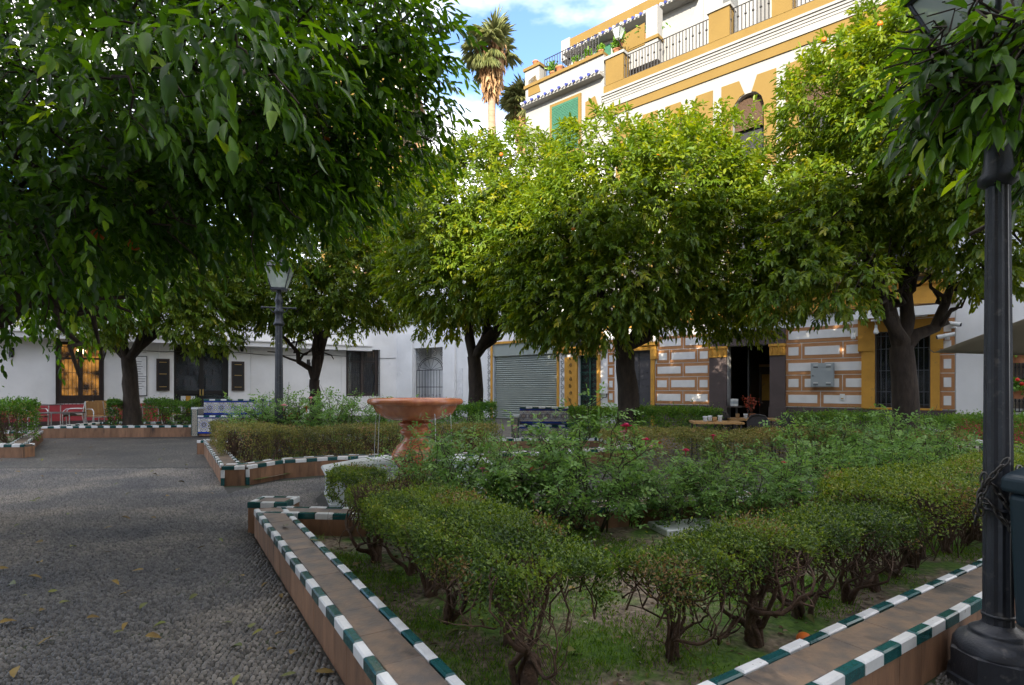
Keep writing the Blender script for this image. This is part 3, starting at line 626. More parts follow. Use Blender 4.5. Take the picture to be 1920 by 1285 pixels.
# band, balcony and first-floor windows
mb = MB().box(0, XB, .012, .10, 3.45, 3.62); mb.box(0, XB, .012, .06, 3.62, 3.98); mb.box(0, XB, .012, .14, 3.98, 4.06); mb.build('storey_band', MAT['ochre_low'], tb)
for b in bays:
    w_ = MB().box(b - .5, b + .5, -.28, -.22, 4.5, 6.9).build('window', MAT['wood'], tb); MB().box(b - .44, b + .44, -.22, -.21, 4.56, 6.84).build('pane', MAT['glass'], w_)
    mb = MB().box(b - .68, b - .5, .0, .05, 4.4, 7.05); mb.box(b + .5, b + .68, 0, .05, 4.4, 7.05); mb.box(b - .68, b + .68, 0, .07, 6.95, 7.25); mb.build('window_surround', MAT['ochre_sun_dimmed'], tb)
    MB().box(b - .75, b + .75, 0, .38, 4.18, 4.28).build('balcony_slab', MAT['ochre_sun_dimmed'], tb)
    mb = railing(MB(), b - .72, b + .72, 4.28, 5.1, .35, .11, knob=False)
    for s_ in (-.72, .72): mb.tube([(b + s_, 0, 5.1), (b + s_, .35, 5.1)], .015, 4)
    mb.build('balcony_railing', MAT['iron'], tb)
# top-floor arched windows in ochre panels notched by white keystones
for b in bays:
    mb = MB(); zt, zb = 10.88, 8.0; pw = .82
    mb.poly([(b - pw, zb), (b - .471, zb), (b - .471, 9.95), (b - pw, 9.95)], .002, .035); mb.poly([(b + .471, zb), (b + pw, zb), (b + pw, 9.95), (b + .471, 9.95)], .002, .035)
    mb.poly([(b - pw, 9.951), (b - .471, 9.951), (b - .40, 10.2), (b - .25, 10.37), (b - .10, 10.43), (b - .12, 10.46), (b - .27, zt), (b - pw, zt)], .002, .035)
    mb.poly([(b + pw, 9.951), (b + .471, 9.951), (b + .40, 10.2), (b + .25, 10.37), (b + .10, 10.43), (b + .12, 10.46), (b + .27, zt), (b + pw, zt)], .002, .035)
    mb.build('window_panel', MAT['ochre_sun_dimmed'], tb)
    w_ = MB().box(b - .47, b + .47, -.29, -.26, 8.1, 10.42).build('window', MAT['blackwood'], tb)
    bl = MB()
    for k in range(26): bl.tube([(b - .45, -.2 + .002 * k, 10.40 - k * .04), (b + .45, -.2 + .002 * k, 10.40 - k * .04)], .022, 5)
    bl.build('reed_blind', MAT['reed'], w_)
    MB().box(b - .55, b + .55, -.02, .10, 8.02, 8.1).build('window_sill', MAT['white'], tb)
# frieze, cornice mouldings, parapet with piers and railings
MB().box(0, XB, .002, .05, 11.25, 11.55).build('frieze', MAT['ochre_sun_dimmed'], tb)
mb = MB().box(-.02, XB + .02, -.3, .09, 11.55, 11.75); mb.build('cornice_band', MAT['stucco_sun_dimmed'], tb)
for k, (z, q) in enumerate(((11.755, .11), (11.835, .135), (11.915, .17), (11.995, .215))):
    MB().box(-.02, XB + .02, -.3, q, z, z + .074).build('cornice_moulding', MAT['stucco_sun_dimmed'], tb)
MB().box(0, XB, -.2, .05, 12.075, 12.42).build('parapet', MAT['ochre_sun_dimmed'], tb)
piers = [(a(1170, 130)[0], a(1137, 130)[0]), (a(1369, 40)[0], a(1330, 40)[0]), (a(1486, 20)[0], a(1448, 20)[0]), (a(1600, 20)[0], a(1566, 20)[0]), (.05, .45)]
for q0, q1 in piers:
    p_ = MB().box(q0, q1, -.38, .06, 12.42, 13.36).build('pier', MAT['ochre_sun_dimmed'], tb); MB().box(q0 - .05, q1 + .05, -.43, .11, 13.36, 13.46).build('pier_cap', MAT['stucco_sun_dimmed'], p_)
for (q0, _), (_, q1) in zip(piers, piers[1:]):
    railing(MB(), q1, q0, 12.44, 13.28, -.05, .115, .018).build('terrace_railing', MAT['iron'], tb)
MB().box(.301, XB - .301, -7.7, -.201, 11.96, 12.05).build('terrace_floor', MAT['terra'], tb)
# white stair tower and wall on the terrace
tx0, tx1 = a(1330, 60, -1.6)[0], a(1226, 60, -1.6)[0]
mb = MB().box(tx0 - 1.6, tx0 + .2, -4.8, -1.6, 12.05, 16.4); mb.poly([(tx0 + .2, 12.05), (tx1, 12.05), (tx1, 14.5), (tx1 - .25, 14.25), (tx1 - .8, 14.2), (tx0 + .75, 14.5), (tx0 + .45, 15.2), (tx0 + .2, 15.7)], -1.9, -1.7)
mb.build('terrace_tower', MAT['stucco_sun_dimmed'], tb)
MB().box(tx0 - 1.0, tx0 - .5, -1.6, -1.55, 12.9, 15.0).build('tower_window', MAT['glass'], tb)
mb = MB().box(.5, tx0 - 1.61, -5.0, -3.0, 12.05, 15.2); mb.build('penthouse_wall', MAT['stucco_sun_dimmed'], tb); MB().box(.3, tx0 - 1.6, -5.2, -2.8, 15.2, 15.5).build('penthouse_roof', MAT['ochre_sun_dimmed'], tb)

# ------------------------------------------------------------------ terraced white house: shop shutter and ochre door below, balconies above
XA0, XA1 = XB + .004, a(915, 700)[0]; xtop = a(986, 200)[0]
ta = FR.root('terraced_townhouse', label='white house with ochre doorway, grey roller shutter and stepped flowered terraces', cat='building')
ox0, ox1 = a(1121, 700)[0], a(1084, 700)[0]; oz = 2.55
sx0, sx1 = a(1045, 700)[0], a(924, 700)[0]; sz = 3.2
gw0, gw1 = a(1090, 195)[0], a(1035, 205)[0]
mb = wall_holes(MB(), XA0, XA1, 0, 10.0, [(ox0, ox1, -.1, oz), (sx0, sx1, -.1, sz)], -.3, 0); mb.box(XA1 - .3, XA1, -8, -.301, 0, 10.0); mb.box(XA0, XA1, -8.3, -8.001, 0, 10); mb.box(XA0, XA1 - .301, -8, -.301, 9.7, 9.95); mb.box(XA0, XA1 - .301, -3, -2.9, 0, 9.6)
mb.build('wall', MAT['stucco'], ta)
sh = MB().box(sx0, sx1, -.2, -.14, 0, 2.68)
z = .02
while z < 2.62:
    sh.tube([(sx0 + .05, -.135, z), (sx1 - .05, -.135, z)], .035, 6, sm=True); z += .088
sh.build('roller_shutter', MAT['roller'], ta)
MB().box(sx0, sx1, -.22, -.02, 2.68, sz).build('shutter_box', MAT['roller'], ta)
for q in (sx0, sx1 - .06): MB().box(q, q + .06, -.14, -.06, 0, 2.68).build('shutter_guide', MAT['greymetal'], ta)
mb = MB().box(sx0 - .10, sx0, .0, .05, 0, sz + .1); mb.box(sx1, sx1 + .10, 0, .05, 0, sz + .1); mb.box(sx0, sx1, 0, .05, sz, sz + .1); mb.build('shop_surround', MAT['ochre_low'], ta)
for q in (sx0 - .24, sx1 + .24):
    mb = MB()
    for k in range(9): scroll(mb, (q, .35 + .33 * k), .10, 1.2, .012, .012, 1, math.pi / 2, 12); mb.tube([(q, .012, .45 + .33 * k), (q + .05, .012, .52 + .33 * k), (q, .012, .58 + .33 * k)], .012, 4)
    mb.build('painted_scroll', MAT['iron'], ta)
mb = MB().box(ox0 - .12, ox0, 0, .09, 0, oz); mb.box(ox1, ox1 + .62, 0, .04, 0, oz - .05); mb.box(ox1, ox1 + .1, .04, .10, 0, oz); mb.box(ox0, ox1, 0, .09, oz, oz + .12)
mb.box(ox0 - .34, ox1 + .75, 0, .16, oz + .12, oz + .24); mb.box(ox0 - .42, ox1 + .83, 0, .24, oz + .24, oz + .32)
mb.build('door_surround', MAT['ochre_low'], ta)
cx = (ox0 + ox1) / 2 + .15; P = []
mb = MB(); arch_o = [(cx + 1.0 * math.cos(t), oz + .32 + .85 * math.sin(t)) for t in np.linspace(0, math.pi, 15)]; arch_i = [(cx + .8 * math.cos(t), oz + .32 + .66 * math.sin(t)) for t in np.linspace(0, math.pi, 15)]
for k in range(14): mb.poly([arch_o[k], arch_o[k + 1], arch_i[k + 1], arch_i[k]], 0, .09)
mb.build('door_pediment', MAT['ochre_low'], ta)
mb = MB(); mb.poly(arch_i, .001, .02); mb.build('fanlight', MAT['blackwood'], ta)
mb = MB()
for k in range(9): scroll(mb, (ox1 + .33, .3 + .27 * k), .075, 1.2, .052, .010, 1 if k % 2 else -1, math.pi / 2, 10)
mb.build('painted_scroll', MAT['iron'], ta)
MB().box(ox0, ox1, -.27, -.22, 0, oz).build('door_backing', MAT['blackwood'], ta)
mb = MB(); gc = (ox0 + ox1) / 2
for q in (ox0 + .03, gc - .015, gc + .015, ox1 - .03): mb.tube([(q, -.15, 0), (q, -.15, oz)], .018, 5)
for z in (.1, 1.0, 1.9, 2.45): mb.tube([(ox0, -.15, z), (ox1, -.15, z)], .014, 5)
for k in range(10):
    for q, s_ in (((ox0 + gc) / 2, 1), ((gc + ox1) / 2, -1)):
        scroll(mb, (q - .08, .2 + .24 * k), .10, 1.3, -.15, .009, s_, 0, 12); scroll(mb, (q + .08, .2 + .24 * k), .10, 1.3, -.15, .009, -s_, math.pi, 12)
MAT['green_iron'] = M('green_iron', (.03, .11, .075), (.02, .08, .055), rough=.5, bump=0)
mb.build('green_iron_door', MAT['green_iron'], ta)
# upper floors, stepping back
xa0, xa1 = XA0, xtop
z_e1 = a(1060, 170, 0)[1]
U = lambda x_, y_: (840 + x_ * .375, y_ * .375)          # 2.667x enlargement of the roofline -> photo
def ua(x_, y_, out=0): return a(*U(x_, y_), out)
cz_par = ua(620, 375)[1] + .32                                   # coping of the lower terrace parapet
cz_top = ua(600, 330)[1]
eave_z = ua(600, 450)[1]
MB().box(xa0, xa1, -.3, 0, 10.001, eave_z - .35).build('upper_wall', MAT['stucco_sun_dimmed'], ta)
mb = MB().box(xa0, xa1, -.25, .02, eave_z + .12, cz_par - .1); mb.box(xa1 - .25, xa1, -6, -.251, 10.0, cz_par - .1); mb.box(xa0, xa1, -.3, .0, eave_z - .35, eave_z + .119)
mb.build('terrace_parapet', MAT['stucco_sun_dimmed'], ta)
MB().box(xa0, xa1 + .04, -.3, .10, cz_par - .1, cz_par + .02).build('parapet_coping', MAT['ochre_sun_dimmed'], ta)
MB().box(xa0, xa1 - .25, -6, -.3, cz_par - .55, cz_par - .5).build('terrace_floor', MAT['terra'], ta)
railing(MB(), xa0 + .3, xa1 - .9, cz_par + .02, cz_par + .85, -.1, .13, .018).build('terrace_railing', MAT['iron'], ta)
def pier(x0, x1, z0, z1, cap=True):
    p_ = MB().box(x0, x1, -.42, .05, z0, z1).build('pier', MAT['stucco_sun_dimmed'], ta)
    if cap: MB().box(x0 - .06, x1 + .06, -.48, .11, z1, z1 + .12).build('pier_cap', MAT['ochre_sun_dimmed'], ta)
    return p_
pier(xa1 - .75, xa1, cz_par + .02, cz_par + .62)
# eave with blue and white tiles along the facade
n = int((xa1 - xa0) / .17)
MB().box(xa0, xa1, .0, .32, eave_z - .10, eave_z - .04).build('eave_soffit', MAT['stucco_sun_dimmed'], ta)
mb = MB().tube([(0, 0, 0), (0, .16, -.07)], .055, 6); m1 = mb.mesh('eave_tile_blue', MAT['eave_b']); m2 = MB().tube([(0, 0, 0), (0, .16, -.07)], .05, 6).mesh('eave_tile_white', MAT['eave_w'])
mroof = MB().box(xa0, xa1, .02, .30, eave_z - .04, eave_z + .02).build('eave', MAT['stucco_sun_dimmed'], ta)
for k in range(n): inst('eave_tile', (m1, m2)[k % 2], mroof, (xa0 + .1 + k * .17, .26, eave_z + .05)); inst('eave_tile', (m2, m1)[k % 2], mroof, (xa0 + .1 + k * .17, .10, eave_z + .12))
# shuttered opening with green blind and balcony
g0, g1 = ua(655, 520)[0], ua(525, 570)[0]; gz1, gz0 = ua(600, 510)[1], ua(600, 510)[1] - 2.2
MB().box(g0 - .12, g1 + .12, .0, .06, gz0, gz1 + .12).build('window_surround', MAT['ochre_sun_dimmed'], ta)
w_ = MB().box(g0, g1, .06, .075, gz0, gz1).build('green_blind', MAT['greenblind'], ta)
mb = MB()
for k in range(36): mb.box(g0, g1, .075, .085, gz0 + k * .06, gz0 + k * .06 + .03)
mb.build('blind_slat', MAT['greenblind'], w_)
MB().box(g0 - .3, g1 + .3, 0, .55, gz0 - .1, gz0).build('balcony_slab', MAT['ochre_sun_dimmed'], ta)
mb = railing(MB(), g0 - .28, g1 + .28, gz0, gz0 + .95, .52, .11, knob=False); mb.tube([(g0 - .28, 0, gz0 + .95), (g0 - .28, .52, gz0 + .95)], .015, 4); mb.tube([(g1 + .28, 0, gz0 + .95), (g1 + .28, .52, gz0 + .95)], .015, 4); mb.build('balcony_railing', MAT['iron'], ta)
for (xl, yb, xr, yt) in ((405, 455, 465, 405), (690, 570, 765, 510)):
    q1, z0_ = ua(xl, yb); q0, z1_ = ua(xr, yt); zc = ua((xl + xr) / 2, (yb + yt) / 2)[1]
    MB().poly([(q0, zc - .35), (q1, zc - .35), (q1 - .0, zc + .3), (q0 + .25, zc + .4)], .021 if xl == 405 else .002, .05).build('ochre_panel', MAT['ochre_sun_dimmed'], ta)
# second set-back storey
OUT = -2.2
e2 = ua(800, 195, OUT); x_l = ua(605, 250, OUT)[0]; x_r = XB - 4.0
MB().box(x_r, x_l, OUT - 4, OUT, cz_par - .5, e2[1] - .1).build('upper_wall', MAT['stucco_sun_dimmed'], ta)
MB().box(x_r - .2, x_l + .1, OUT - 4.2, OUT + .05, e2[1] + .16, e2[1] + .75).build('roof_fascia', MAT['ochre_sun_dimmed'], ta)
MB().box(x_l - .1, x_l + .35, OUT - .5, OUT + .1, e2[1] - .1, e2[1] + .8).build('roof_pier', MAT['stucco_sun_dimmed'], ta)
ev = MB().box(x_r - .2, x_l, OUT + .0, OUT + .5, e2[1] - .1, e2[1] - .02).build('eave', MAT['stucco_sun_dimmed'], ta)
for k in range(int((x_l - x_r) / .17)): inst('eave_tile', (m1, m2)[k % 2], ev, (x_r + k * .17, OUT + .42, e2[1] + .03)); inst('eave_tile', (m2, m1)[k % 2], ev, (x_r + k * .17, OUT + .26, e2[1] + .10))
q1, q0 = ua(735, 260, OUT)[0], ua(815, 230, OUT)[0]
MB().box(q0, q1, OUT, OUT + .04, cz_par - .4, e2[1] - .25).build('green_blind', MAT['greenblind'], ta)
# white pier and planter-capped wall between terraces
q1, zq = ua(1000, 60, -.9); q0 = ua(1035, 60, -.9)[0]
MB().box(q0 - .1, q1 + 1.5, -1.3, -.9, cz_par - .5, zq - 1.1).build('terrace_wall', MAT['stucco_sun_dimmed'], ta)
MB().box(q0 - .1, q0 + .35, -1.3, -.88, zq - 1.1, zq + .1).build('roof_pier', MAT['stucco_sun_dimmed'], ta)
q1b = ua(920, 180, -.9)[0]
MB().poly([(q0 + .4, cz_par + .2), (q0 + 1.45, cz_par + .2), (q0 + 1.25, cz_par + .9), (q0 + .4, cz_par + 1.0)], -.899, -.87).build('ochre_panel', MAT['ochre_sun_dimmed'], ta)
MB().box(q0 - .15, q0 + 1.6, -1.35, -.85, zq - 1.1, zq - .98).build('wall_coping', MAT['ochre_sun_dimmed'], ta)

# ------------------------------------------------------------------ small white house with the iron gate, between the two facades
FG = Facade((-1.03, 24.62), (-4.62, 2.9)); g = FG.at
th = FG.root('gated_white_house', label='narrow white house with an ornate black iron gate between pilasters', cat='building')
gx0, gx1 = g(832, 700)[0], g(777, 700)[0]; gzt = g(805, 652)[1]
WG = 5.45
mb = wall_holes(MB(), 0.01, WG, 0, 7.5, [(gx0, gx1, -.1, gzt)], -.3, 0); mb.box(.01, WG, -5.3, -5, 0, 7.5); mb.box(.01, WG, -5, -.301, 7.2, 7.4); mb.build('wall', MAT['stucco'], th)
for u0, u1_ in ((855, 833), (776, 756)):
    MB().box(g(u0, 700)[0], g(u1_, 700)[0], .0, .12, 0, 3.9).build('pilaster', MAT['stucco'], th)
mb = MB().box(g(756, 700)[0], g(742, 700)[0], .0, .03, .5, 1.8); arc = [((g(756, 700)[0] + g(742, 700)[0]) / 2 + .2 * math.cos(t), 1.8 + .3 * math.sin(t)) for t in np.linspace(0, math.pi, 9)]; mb.poly(arc, 0, .03); mb.build('blind_niche', MAT['stucco'], th)
mb = MB().box(gx0 - .2, gx1 + .2, -1.0, -.95, 0, gzt + .3); mb.box(gx0 - .2, gx0 - .1, -.95, -.301, 0, gzt + .3); mb.box(gx1 + .1, gx1 + .2, -.95, -.301, 0, gzt + .3); mb.box(gx0 - .1, gx1 + .1, -.95, -.301, gzt + .2, gzt + .3); mb.build('courtyard_wall', MAT['stucco'], th)
mb = MB().box(gx0 - .1, gx1 + .1, -.95, -.3, -.02, .01); mb.build('courtyard_floor', MAT['terra'], th)
gm = (gx0 + gx1) / 2; gw = gx1 - gx0
mb = MB()
for k in range(11): mb.tube([(gx0 + gw * k / 10, -.15, 0), (gx0 + gw * k / 10, -.15, 2.15)], .012, 5)
for z in (.1, .55, 1.35, 2.15): mb.tube([(gx0, -.15, z), (gx1, -.15, z)], .016, 5)
for r in (.62, .55): mb.tube([(gm + r * gw / 1.4 * math.cos(t), -.15, 2.15 + r * math.sin(t)) for t in np.linspace(0, math.pi, 17)], .016, 5)
for k in range(6): t = math.pi * (k + .5) / 6; mb.tube([(gm, -.15, 2.15), (gm + .55 * gw / 1.4 * math.cos(t), -.15, 2.15 + .55 * math.sin(t))], .008, 4)
for q in (-.36, -.12, .12, .36):
    for z in (2.95, 3.3, 3.65): scroll(mb, (gm + q * gw, z), .16, 1.5, -.15, .010, 1 if q < 0 else -1, math.pi / 2)
for q in (-.42, .42):
    for z in (2.4, 2.7): scroll(mb, (gm + q * gw, z), .12, 1.4, -.15, .009, 1 if q > 0 else -1, 0)
for q in (gx0 + .02, gx1 - .02, gm): mb.tube([(q, -.15, 2.75 if q == gm else 0), (q, -.15, gzt)], .014, 5)
for k in range(8): scroll(mb, (gx0 + gw * (k + .5) / 8, .95), .07, 1.2, -.15, .007, 1 if k % 2 else -1)
mb.build('iron_gate', MAT['iron'], th)
MB().box(g(868, 700)[0], g(860, 700)[0], .0, .03, .9, 2.2).build('wall_notice', MAT['paper'], th)

# ------------------------------------------------------------------ long white cafe building on the left
FL = Facade((-16.3, 20.0), (-1.42, -1.0)); l = FL.at
tc_ = FL.root('white_cafe_building', label='long low white cafe building with red base and barred windows at the left', cat='building')
w1 = (l(195, 700)[0], l(104, 700)[0], l(150, 757)[1], 2.98); w2 = (l(712, 700)[0], l(649, 700)[0], l(680, 743)[1], l(680, 655)[1]); dr = (l(429, 700)[0], l(326, 700)[0], -.1, l(380, 640)[1])
XL0, XL1 = l(752, 700)[0], 9.0
mb = wall_holes(MB(), XL0, XL1, 0, 6.6, [w1, w2, dr], -.3, 0); mb.box(XL0, XL1, -6.3, -6, 0, 6.6); mb.box(XL0, XL1, -6, -.301, 6.3, 6.5); mb.box(XL0, XL0 + .3, -6, -.301, 0, 6.3); mb.box(XL1 - .3, XL1, -6, -.301, 0, 6.3); mb.box(XL0 + .301, XL1 - .301, -2.6, -2.5, 0, 6.2)
mb.build('wall', MAT['stucco'], tc_)
rd = w1[2] - .02
mb = MB().box(dr[1] + .05, XL1, .001, .03, 0, rd); mb.build('red_dado', MAT['red'], tc_); MB().box(dr[1] + .9, XL1, .03, .06, 0, .12).build('skirting', MAT['dado'], tc_)
lz = l(104, 638)[1]
mb = MB().box(l(690, 650)[0], XL1, .001, .55, lz + .02, lz + .22); mb.build('projecting_ledge', MAT['stucco'], tc_)
MB().box(l(690, 650)[0], XL1, .001, .62, lz + .22, lz + .27).build('ledge_drip', MAT['stucco'], tc_)
for u_ in (298, 470, 640):
    q = l(u_, 700)[0]; MB().tube([(q, .02, .75), (q, .02, lz)], .016, 6).build('conduit', MAT['stucco'], tc_)
MB().tube([(XL0 + .3 + k * 1.2, .025, lz - .25 - .05 * math.sin(k * 1.7)) for k in range(12)], .012, 5).build('wall_cable', MAT['iron'], tc_)
rf = MB().box(XL0 - .1, XL1, -6.3, .25, 6.6, 6.75).build('roof', MAT['roof'], tc_)
def cafe_window(w_, lit):
    x0, x1, z0, z1 = w_; xm = (x0 + x1) / 2
    MB().box(x0 - .02, x1 + .02, -.9, -.85, z0 - .1, z1 + .1).build('lit_room' if lit else 'window_dark', MAT['amber_room'] if lit else MAT['curtain_pale'], tc_)
    mb = MB()
    for q0, q1 in ((x0, x0 + .16), (x1 - .16, x1), (xm - .07, xm + .07)): mb.box(q0, q1, -.26, -.18, z0, z1)
    for q0, q1 in ((z0, z0 + (.30 if lit else .12)), (z1 - .1, z1), (z0 + (z1 - z0) * .72, z0 + (z1 - z0) * .72 + .07)): mb.box(x0, x1, -.25, -.19, q0, q1)
    mb.build('window_frame', MAT['wood'], tc_)
    MB().box(x0, x1, -.225, -.215, z0, z1).build('window_pane', MAT['glass'], tc_)
    mb = grille(MB(), x0 + .02, x1 - .02, z0 - .04, z1, 12, [z0 + .08, z0 + (z1 - z0) * .25, z0 + (z1 - z0) * .5, z0 + (z1 - z0) * .78], .05, .009); mb.build('window_grille', MAT['iron'], tc_)
def amber_room():
    m, nt, p, L = base_mat('lit_cafe_room'); N = nt.nodes.new; g = N('ShaderNodeNewGeometry'); n1 = N('ShaderNodeTexNoise'); n1.inputs['Scale'].default_value = 2.6; n1.inputs['Detail'].default_value = 5; L.new(g.outputs['Position'], n1.inputs['Vector'])
    rp = N('ShaderNodeValToRGB'); e = rp.color_ramp.elements; e[0].position = .40; e[0].color = (.012, .007, .004, 1); e[1].position = .66; e[1].color = (.95, .42, .08, 1); L.new(n1.outputs['Fac'], rp.inputs['Fac'])
    L.new(rp.outputs['Color'], p.inputs['Emission Color']); p.inputs['Emission Strength'].default_value = .24; p.inputs['Base Color'].default_value = (.08, .04, .02, 1); return m
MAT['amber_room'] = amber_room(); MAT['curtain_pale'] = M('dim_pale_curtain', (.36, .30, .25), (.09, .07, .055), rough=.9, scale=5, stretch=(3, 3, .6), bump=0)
cafe_window(w1, True); cafe_window(w2, False)
MB().box((w1[0] + w1[1]) / 2 - .12, (w1[0] + w1[1]) / 2 + .12, -.8, -.7, 2.6, 2.75).build('ceiling_lamp', MAT['bulb'], tc_)
x0, x1, _, z1 = dr; xm = (x0 + x1) / 2
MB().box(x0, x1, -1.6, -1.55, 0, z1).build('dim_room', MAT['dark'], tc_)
for q0, q1 in ((x0, x0 + .22), (xm - .08, xm + .08), (x1 - .1, x1)): MB().box(q0, q1, -.25, -.17, 0, z1).build('door_stile', MAT['blackwood'], tc_)
MB().box(x0 + .22, x1 - .1, -.23, -.19, 1.05, 1.2).build('door_rail', MAT['blackwood'], tc_); MB().box(x0 + .22, x1 - .1, -.23, -.19, 0, .25).build('door_rail', MAT['blackwood'], tc_)
MB().box(x0 + .22, x1 - .1, -.215, -.205, .25, z1).build('door_pane', MAT['glass'], tc_)
for q in (xm - .05, xm + .05): MB().box(q - .02, q + .02, -.16, -.12, 1.0, 1.25).build('door_handle', MAT['brass'], tc_)
mb = MB()
for k in range(5): mb.box(x0 + .3, x1 - .2, -1.54, -1.3, .5 + .45 * k, .53 + .45 * k)
mb.build('shelf', MAT['wood'], tc_)
mb = MB(); q = random.Random(2)
for k in range(5):
    x = x0 + .35
    while x < x1 - .25: mb.box(x, x + q.uniform(.05, .12), -1.5, -1.36, .53 + .45 * k, .53 + .45 * k + q.uniform(.1, .3)); x += q.uniform(.16, .3)
mb.build('shelf_goods', MAT['reed'], tc_)
MB().box(x1 - .75, x1 - .25, -.2, -.195, .3, .98).build('door_poster', MAT['paper'], tc_); MB().box(x1 - .6, x1 - .42, -.195, -.19, .3, .98).build('poster_stripe', MAT['ochre_low'], tc_)
def wall_thing(name, label, cat, F_, u0, u1, v0, v1, y0, y1, mat, group=None):
    p, q = F_.at(u1, (v0 + v1) / 2), F_.at(u0, (v0 + v1) / 2); um = (u0 + u1) / 2
    z0, z1 = F_.at(um, v1)[1], F_.at(um, v0)[1]; c = F_.world((p[0] + q[0]) / 2, y0, (z0 + z1) / 2)
    e = empty(name, c, F_.rz, label, cat, group); hw, hh = abs(q[0] - p[0]) / 2, (z1 - z0) / 2
    MB().box(-hw, hw, .003, y1 - y0, -hh, hh).build('panel', MAT[mat], e)
    return e, hw, hh
for u0, u1, v0, v1, lb in ((293, 318, 673, 733, 'dark brown wall board with three brass strips left of the cafe door'), (434, 458, 678, 733, 'dark brown wall board with brass strips right of the cafe door')):
    e, hw, hh = wall_thing('menu_board', lb, 'menu board', FL, u0, u1, v0, v1, .0, .05, 'wood')
    MB().box(-hw + .05, hw - .05, .05, .055, -hh + .06, hh - .06).build('board_face', MAT['blackwood'], e)
    for z in (-.75, .05, .78): MB().box(-hw * .55, hw * .55, .055, .062, z * hh - .012, z * hh + .012).build('brass_strip', MAT['brass'], e)
e, hw, hh = wall_thing('menu_sheet', 'white menu sheet in thin black frame on the wall behind the left tree', 'menu board', FL, 250, 276, 668, 743, 0, .03, 'ink')
MB().box(-hw + .03, hw - .03, .03, .034, -hh + .03, hh - .03).build('sheet', MAT['paper'], e)
mb = MB(); q = random.Random(4)
for k in range(12): z = hh - .22 - k * (2 * hh - .4) / 12; mb.box(hw - .12 - q.uniform(.1, .3), hw - .08, .034, .036, z, z + .018)
mb.build('print_line', MAT['ink'], e)
e, hw, hh = wall_thing('wall_poster', 'small pale poster high on the white wall above the menu sheet', 'poster', FL, 262, 276, 652, 663, 0, .02, 'paper')
mb = MB()
for k in range(3): mb.box(-hw * .7, hw * .7, .02, .022, -hh * .6 + k * hh * .5, -hh * .5 + k * hh * .5)
mb.build('print_line', MAT['ink'], e)
for u, v, lb in ((22, 661, 'small dark wall lamp on the white wall left of the lit window'), (453, 652, 'small dark wall lamp under the ledge right of the cafe door'), (578, 681, 'small dark wall lamp right of the forked tree trunk')):
    x, z = l(u, v); e = empty('wall_lamp', FL.world(x, .0, z), FL.rz, lb, 'wall lamp')
    MB().box(-.07, .07, .003, .03, -.1, .16).build('back_plate', MAT['iron'], e); MB().lathe([(.05, -.18), (.06, -.16), (.075, .0), (.03, .06), (.01, .07)], 8, c=(0, .12)).build('lamp_shade', MAT['iron'], e); MB().tube([(0, .02, .12), (0, .12, .13), (0, .12, .05)], .012, 5).build('bracket', MAT['iron'], e)

# ------------------------------------------------------------------ white wall with red base right of the block-painted house, barred opening
tw_ = FR.root('white_wall_house', label='white house with rough red base and barred opening behind the near lamp post', cat='building')
vx0, vx1 = a(1960, 700)[0], a(1893, 700)[0]
op = (vx0, vx1, a(1900, 768)[1], a(1900, 655)[1])
mb = wall_holes(MB(), -9, -.004, 0, 8.0, [op], -.3, .03); mb.box(-9, -.004, -6, -5.8, 0, 8); mb.box(-9, -.004, -5.8, -.301, 7.7, 7.9); mb.build('wall', MAT['stucco'], tw_)
zr = a(1820, 779)[1]
MB().box(-9, -.004, .031, .07, 0, zr).build('red_dado', MAT['red'], tw_)
mb = MB(); n = 9
for k in range(n):
    x = vx0 + (vx1 - vx0) * (k + .5) / n; mb.tube([(x, .06, op[2] - .05), (x, .06, op[3] + .1)], .012, 5)
    for z in (.2, .45, .75, 1.0, 1.25): mb.sphere((x, .06, op[2] + z), .025, 6, 4)
for z in (op[2] - .05, op[2] + .6, op[3]): mb.tube([(vx0, .06, z), (vx1, .06, z)], .014, 5)
mb.build('window_grille', MAT['iron'], tw_); MB().box(vx0, vx1, -.9, -.85, op[2], op[3]).build('window_back', MAT['curtain_pale'], tw_)

# ------------------------------------------------------------------ ochre house far behind, seen through the near tree's leaves
bk = empty('ochre_church_house', (-9.0, 44, 0), 0, 'tall ochre and white house with tiled eaves behind the upper left foliage', 'building')
mb = MB().box(-5, .9, -3, 6, 0, 24.5); mb.build('wall', MAT['ochre_sun_dimmed'], bk); MB().box(.9, 2.1, -2.2, 5, 0, 18.6).build('side_wing', MAT['stucco_sun_dimmed'], bk)
MB().box(.9, 2.3, -2.4, 5.2, 18.6, 19.0).build('wing_cornice', MAT['ochre_sun_dimmed'], bk); MB().box(-5.3, 1.2, -3.3, 6.2, 24.5, 25.0).build('cornice', MAT['stone'], bk)
me = MB().tube([(0, 0, 0), (0, .7, .28)], .11, 7).mesh('roof_tile', MAT['roof'])
rr = MB().box(.9, 2.45, -2.55, 5.3, 19.0, 19.15).build('roof', MAT['roof'], bk)
for k in range(8): inst('roof_tile', me, rr, (1.0 + k * .2, -2.65, 19.15))
for k in range(28): inst('roof_tile', me, rr, (2.6, -2.5 + k * .27, 19.15), math.pi / 2)
rr = MB().box(-5.5, 1.5, -3.5, 6.4, 25.0, 25.2).build('roof', MAT['roof'], bk)
for k in range(26): inst('roof_tile', me, rr, (-5.3 + k * .26, -3.6, 25.2))
for z in (9, 13.5, 18, 21.5):
    for x in (-3.6, -1.6, .2):
        w_ = MB().box(x - .5, x + .5, -3.06, -3.0, z, z + 1.9).build('window', MAT['white'], bk); MB().box(x - .38, x + .38, -3.08, -3.06, z + .12, z + 1.78).build('pane', MAT['glass'], w_)
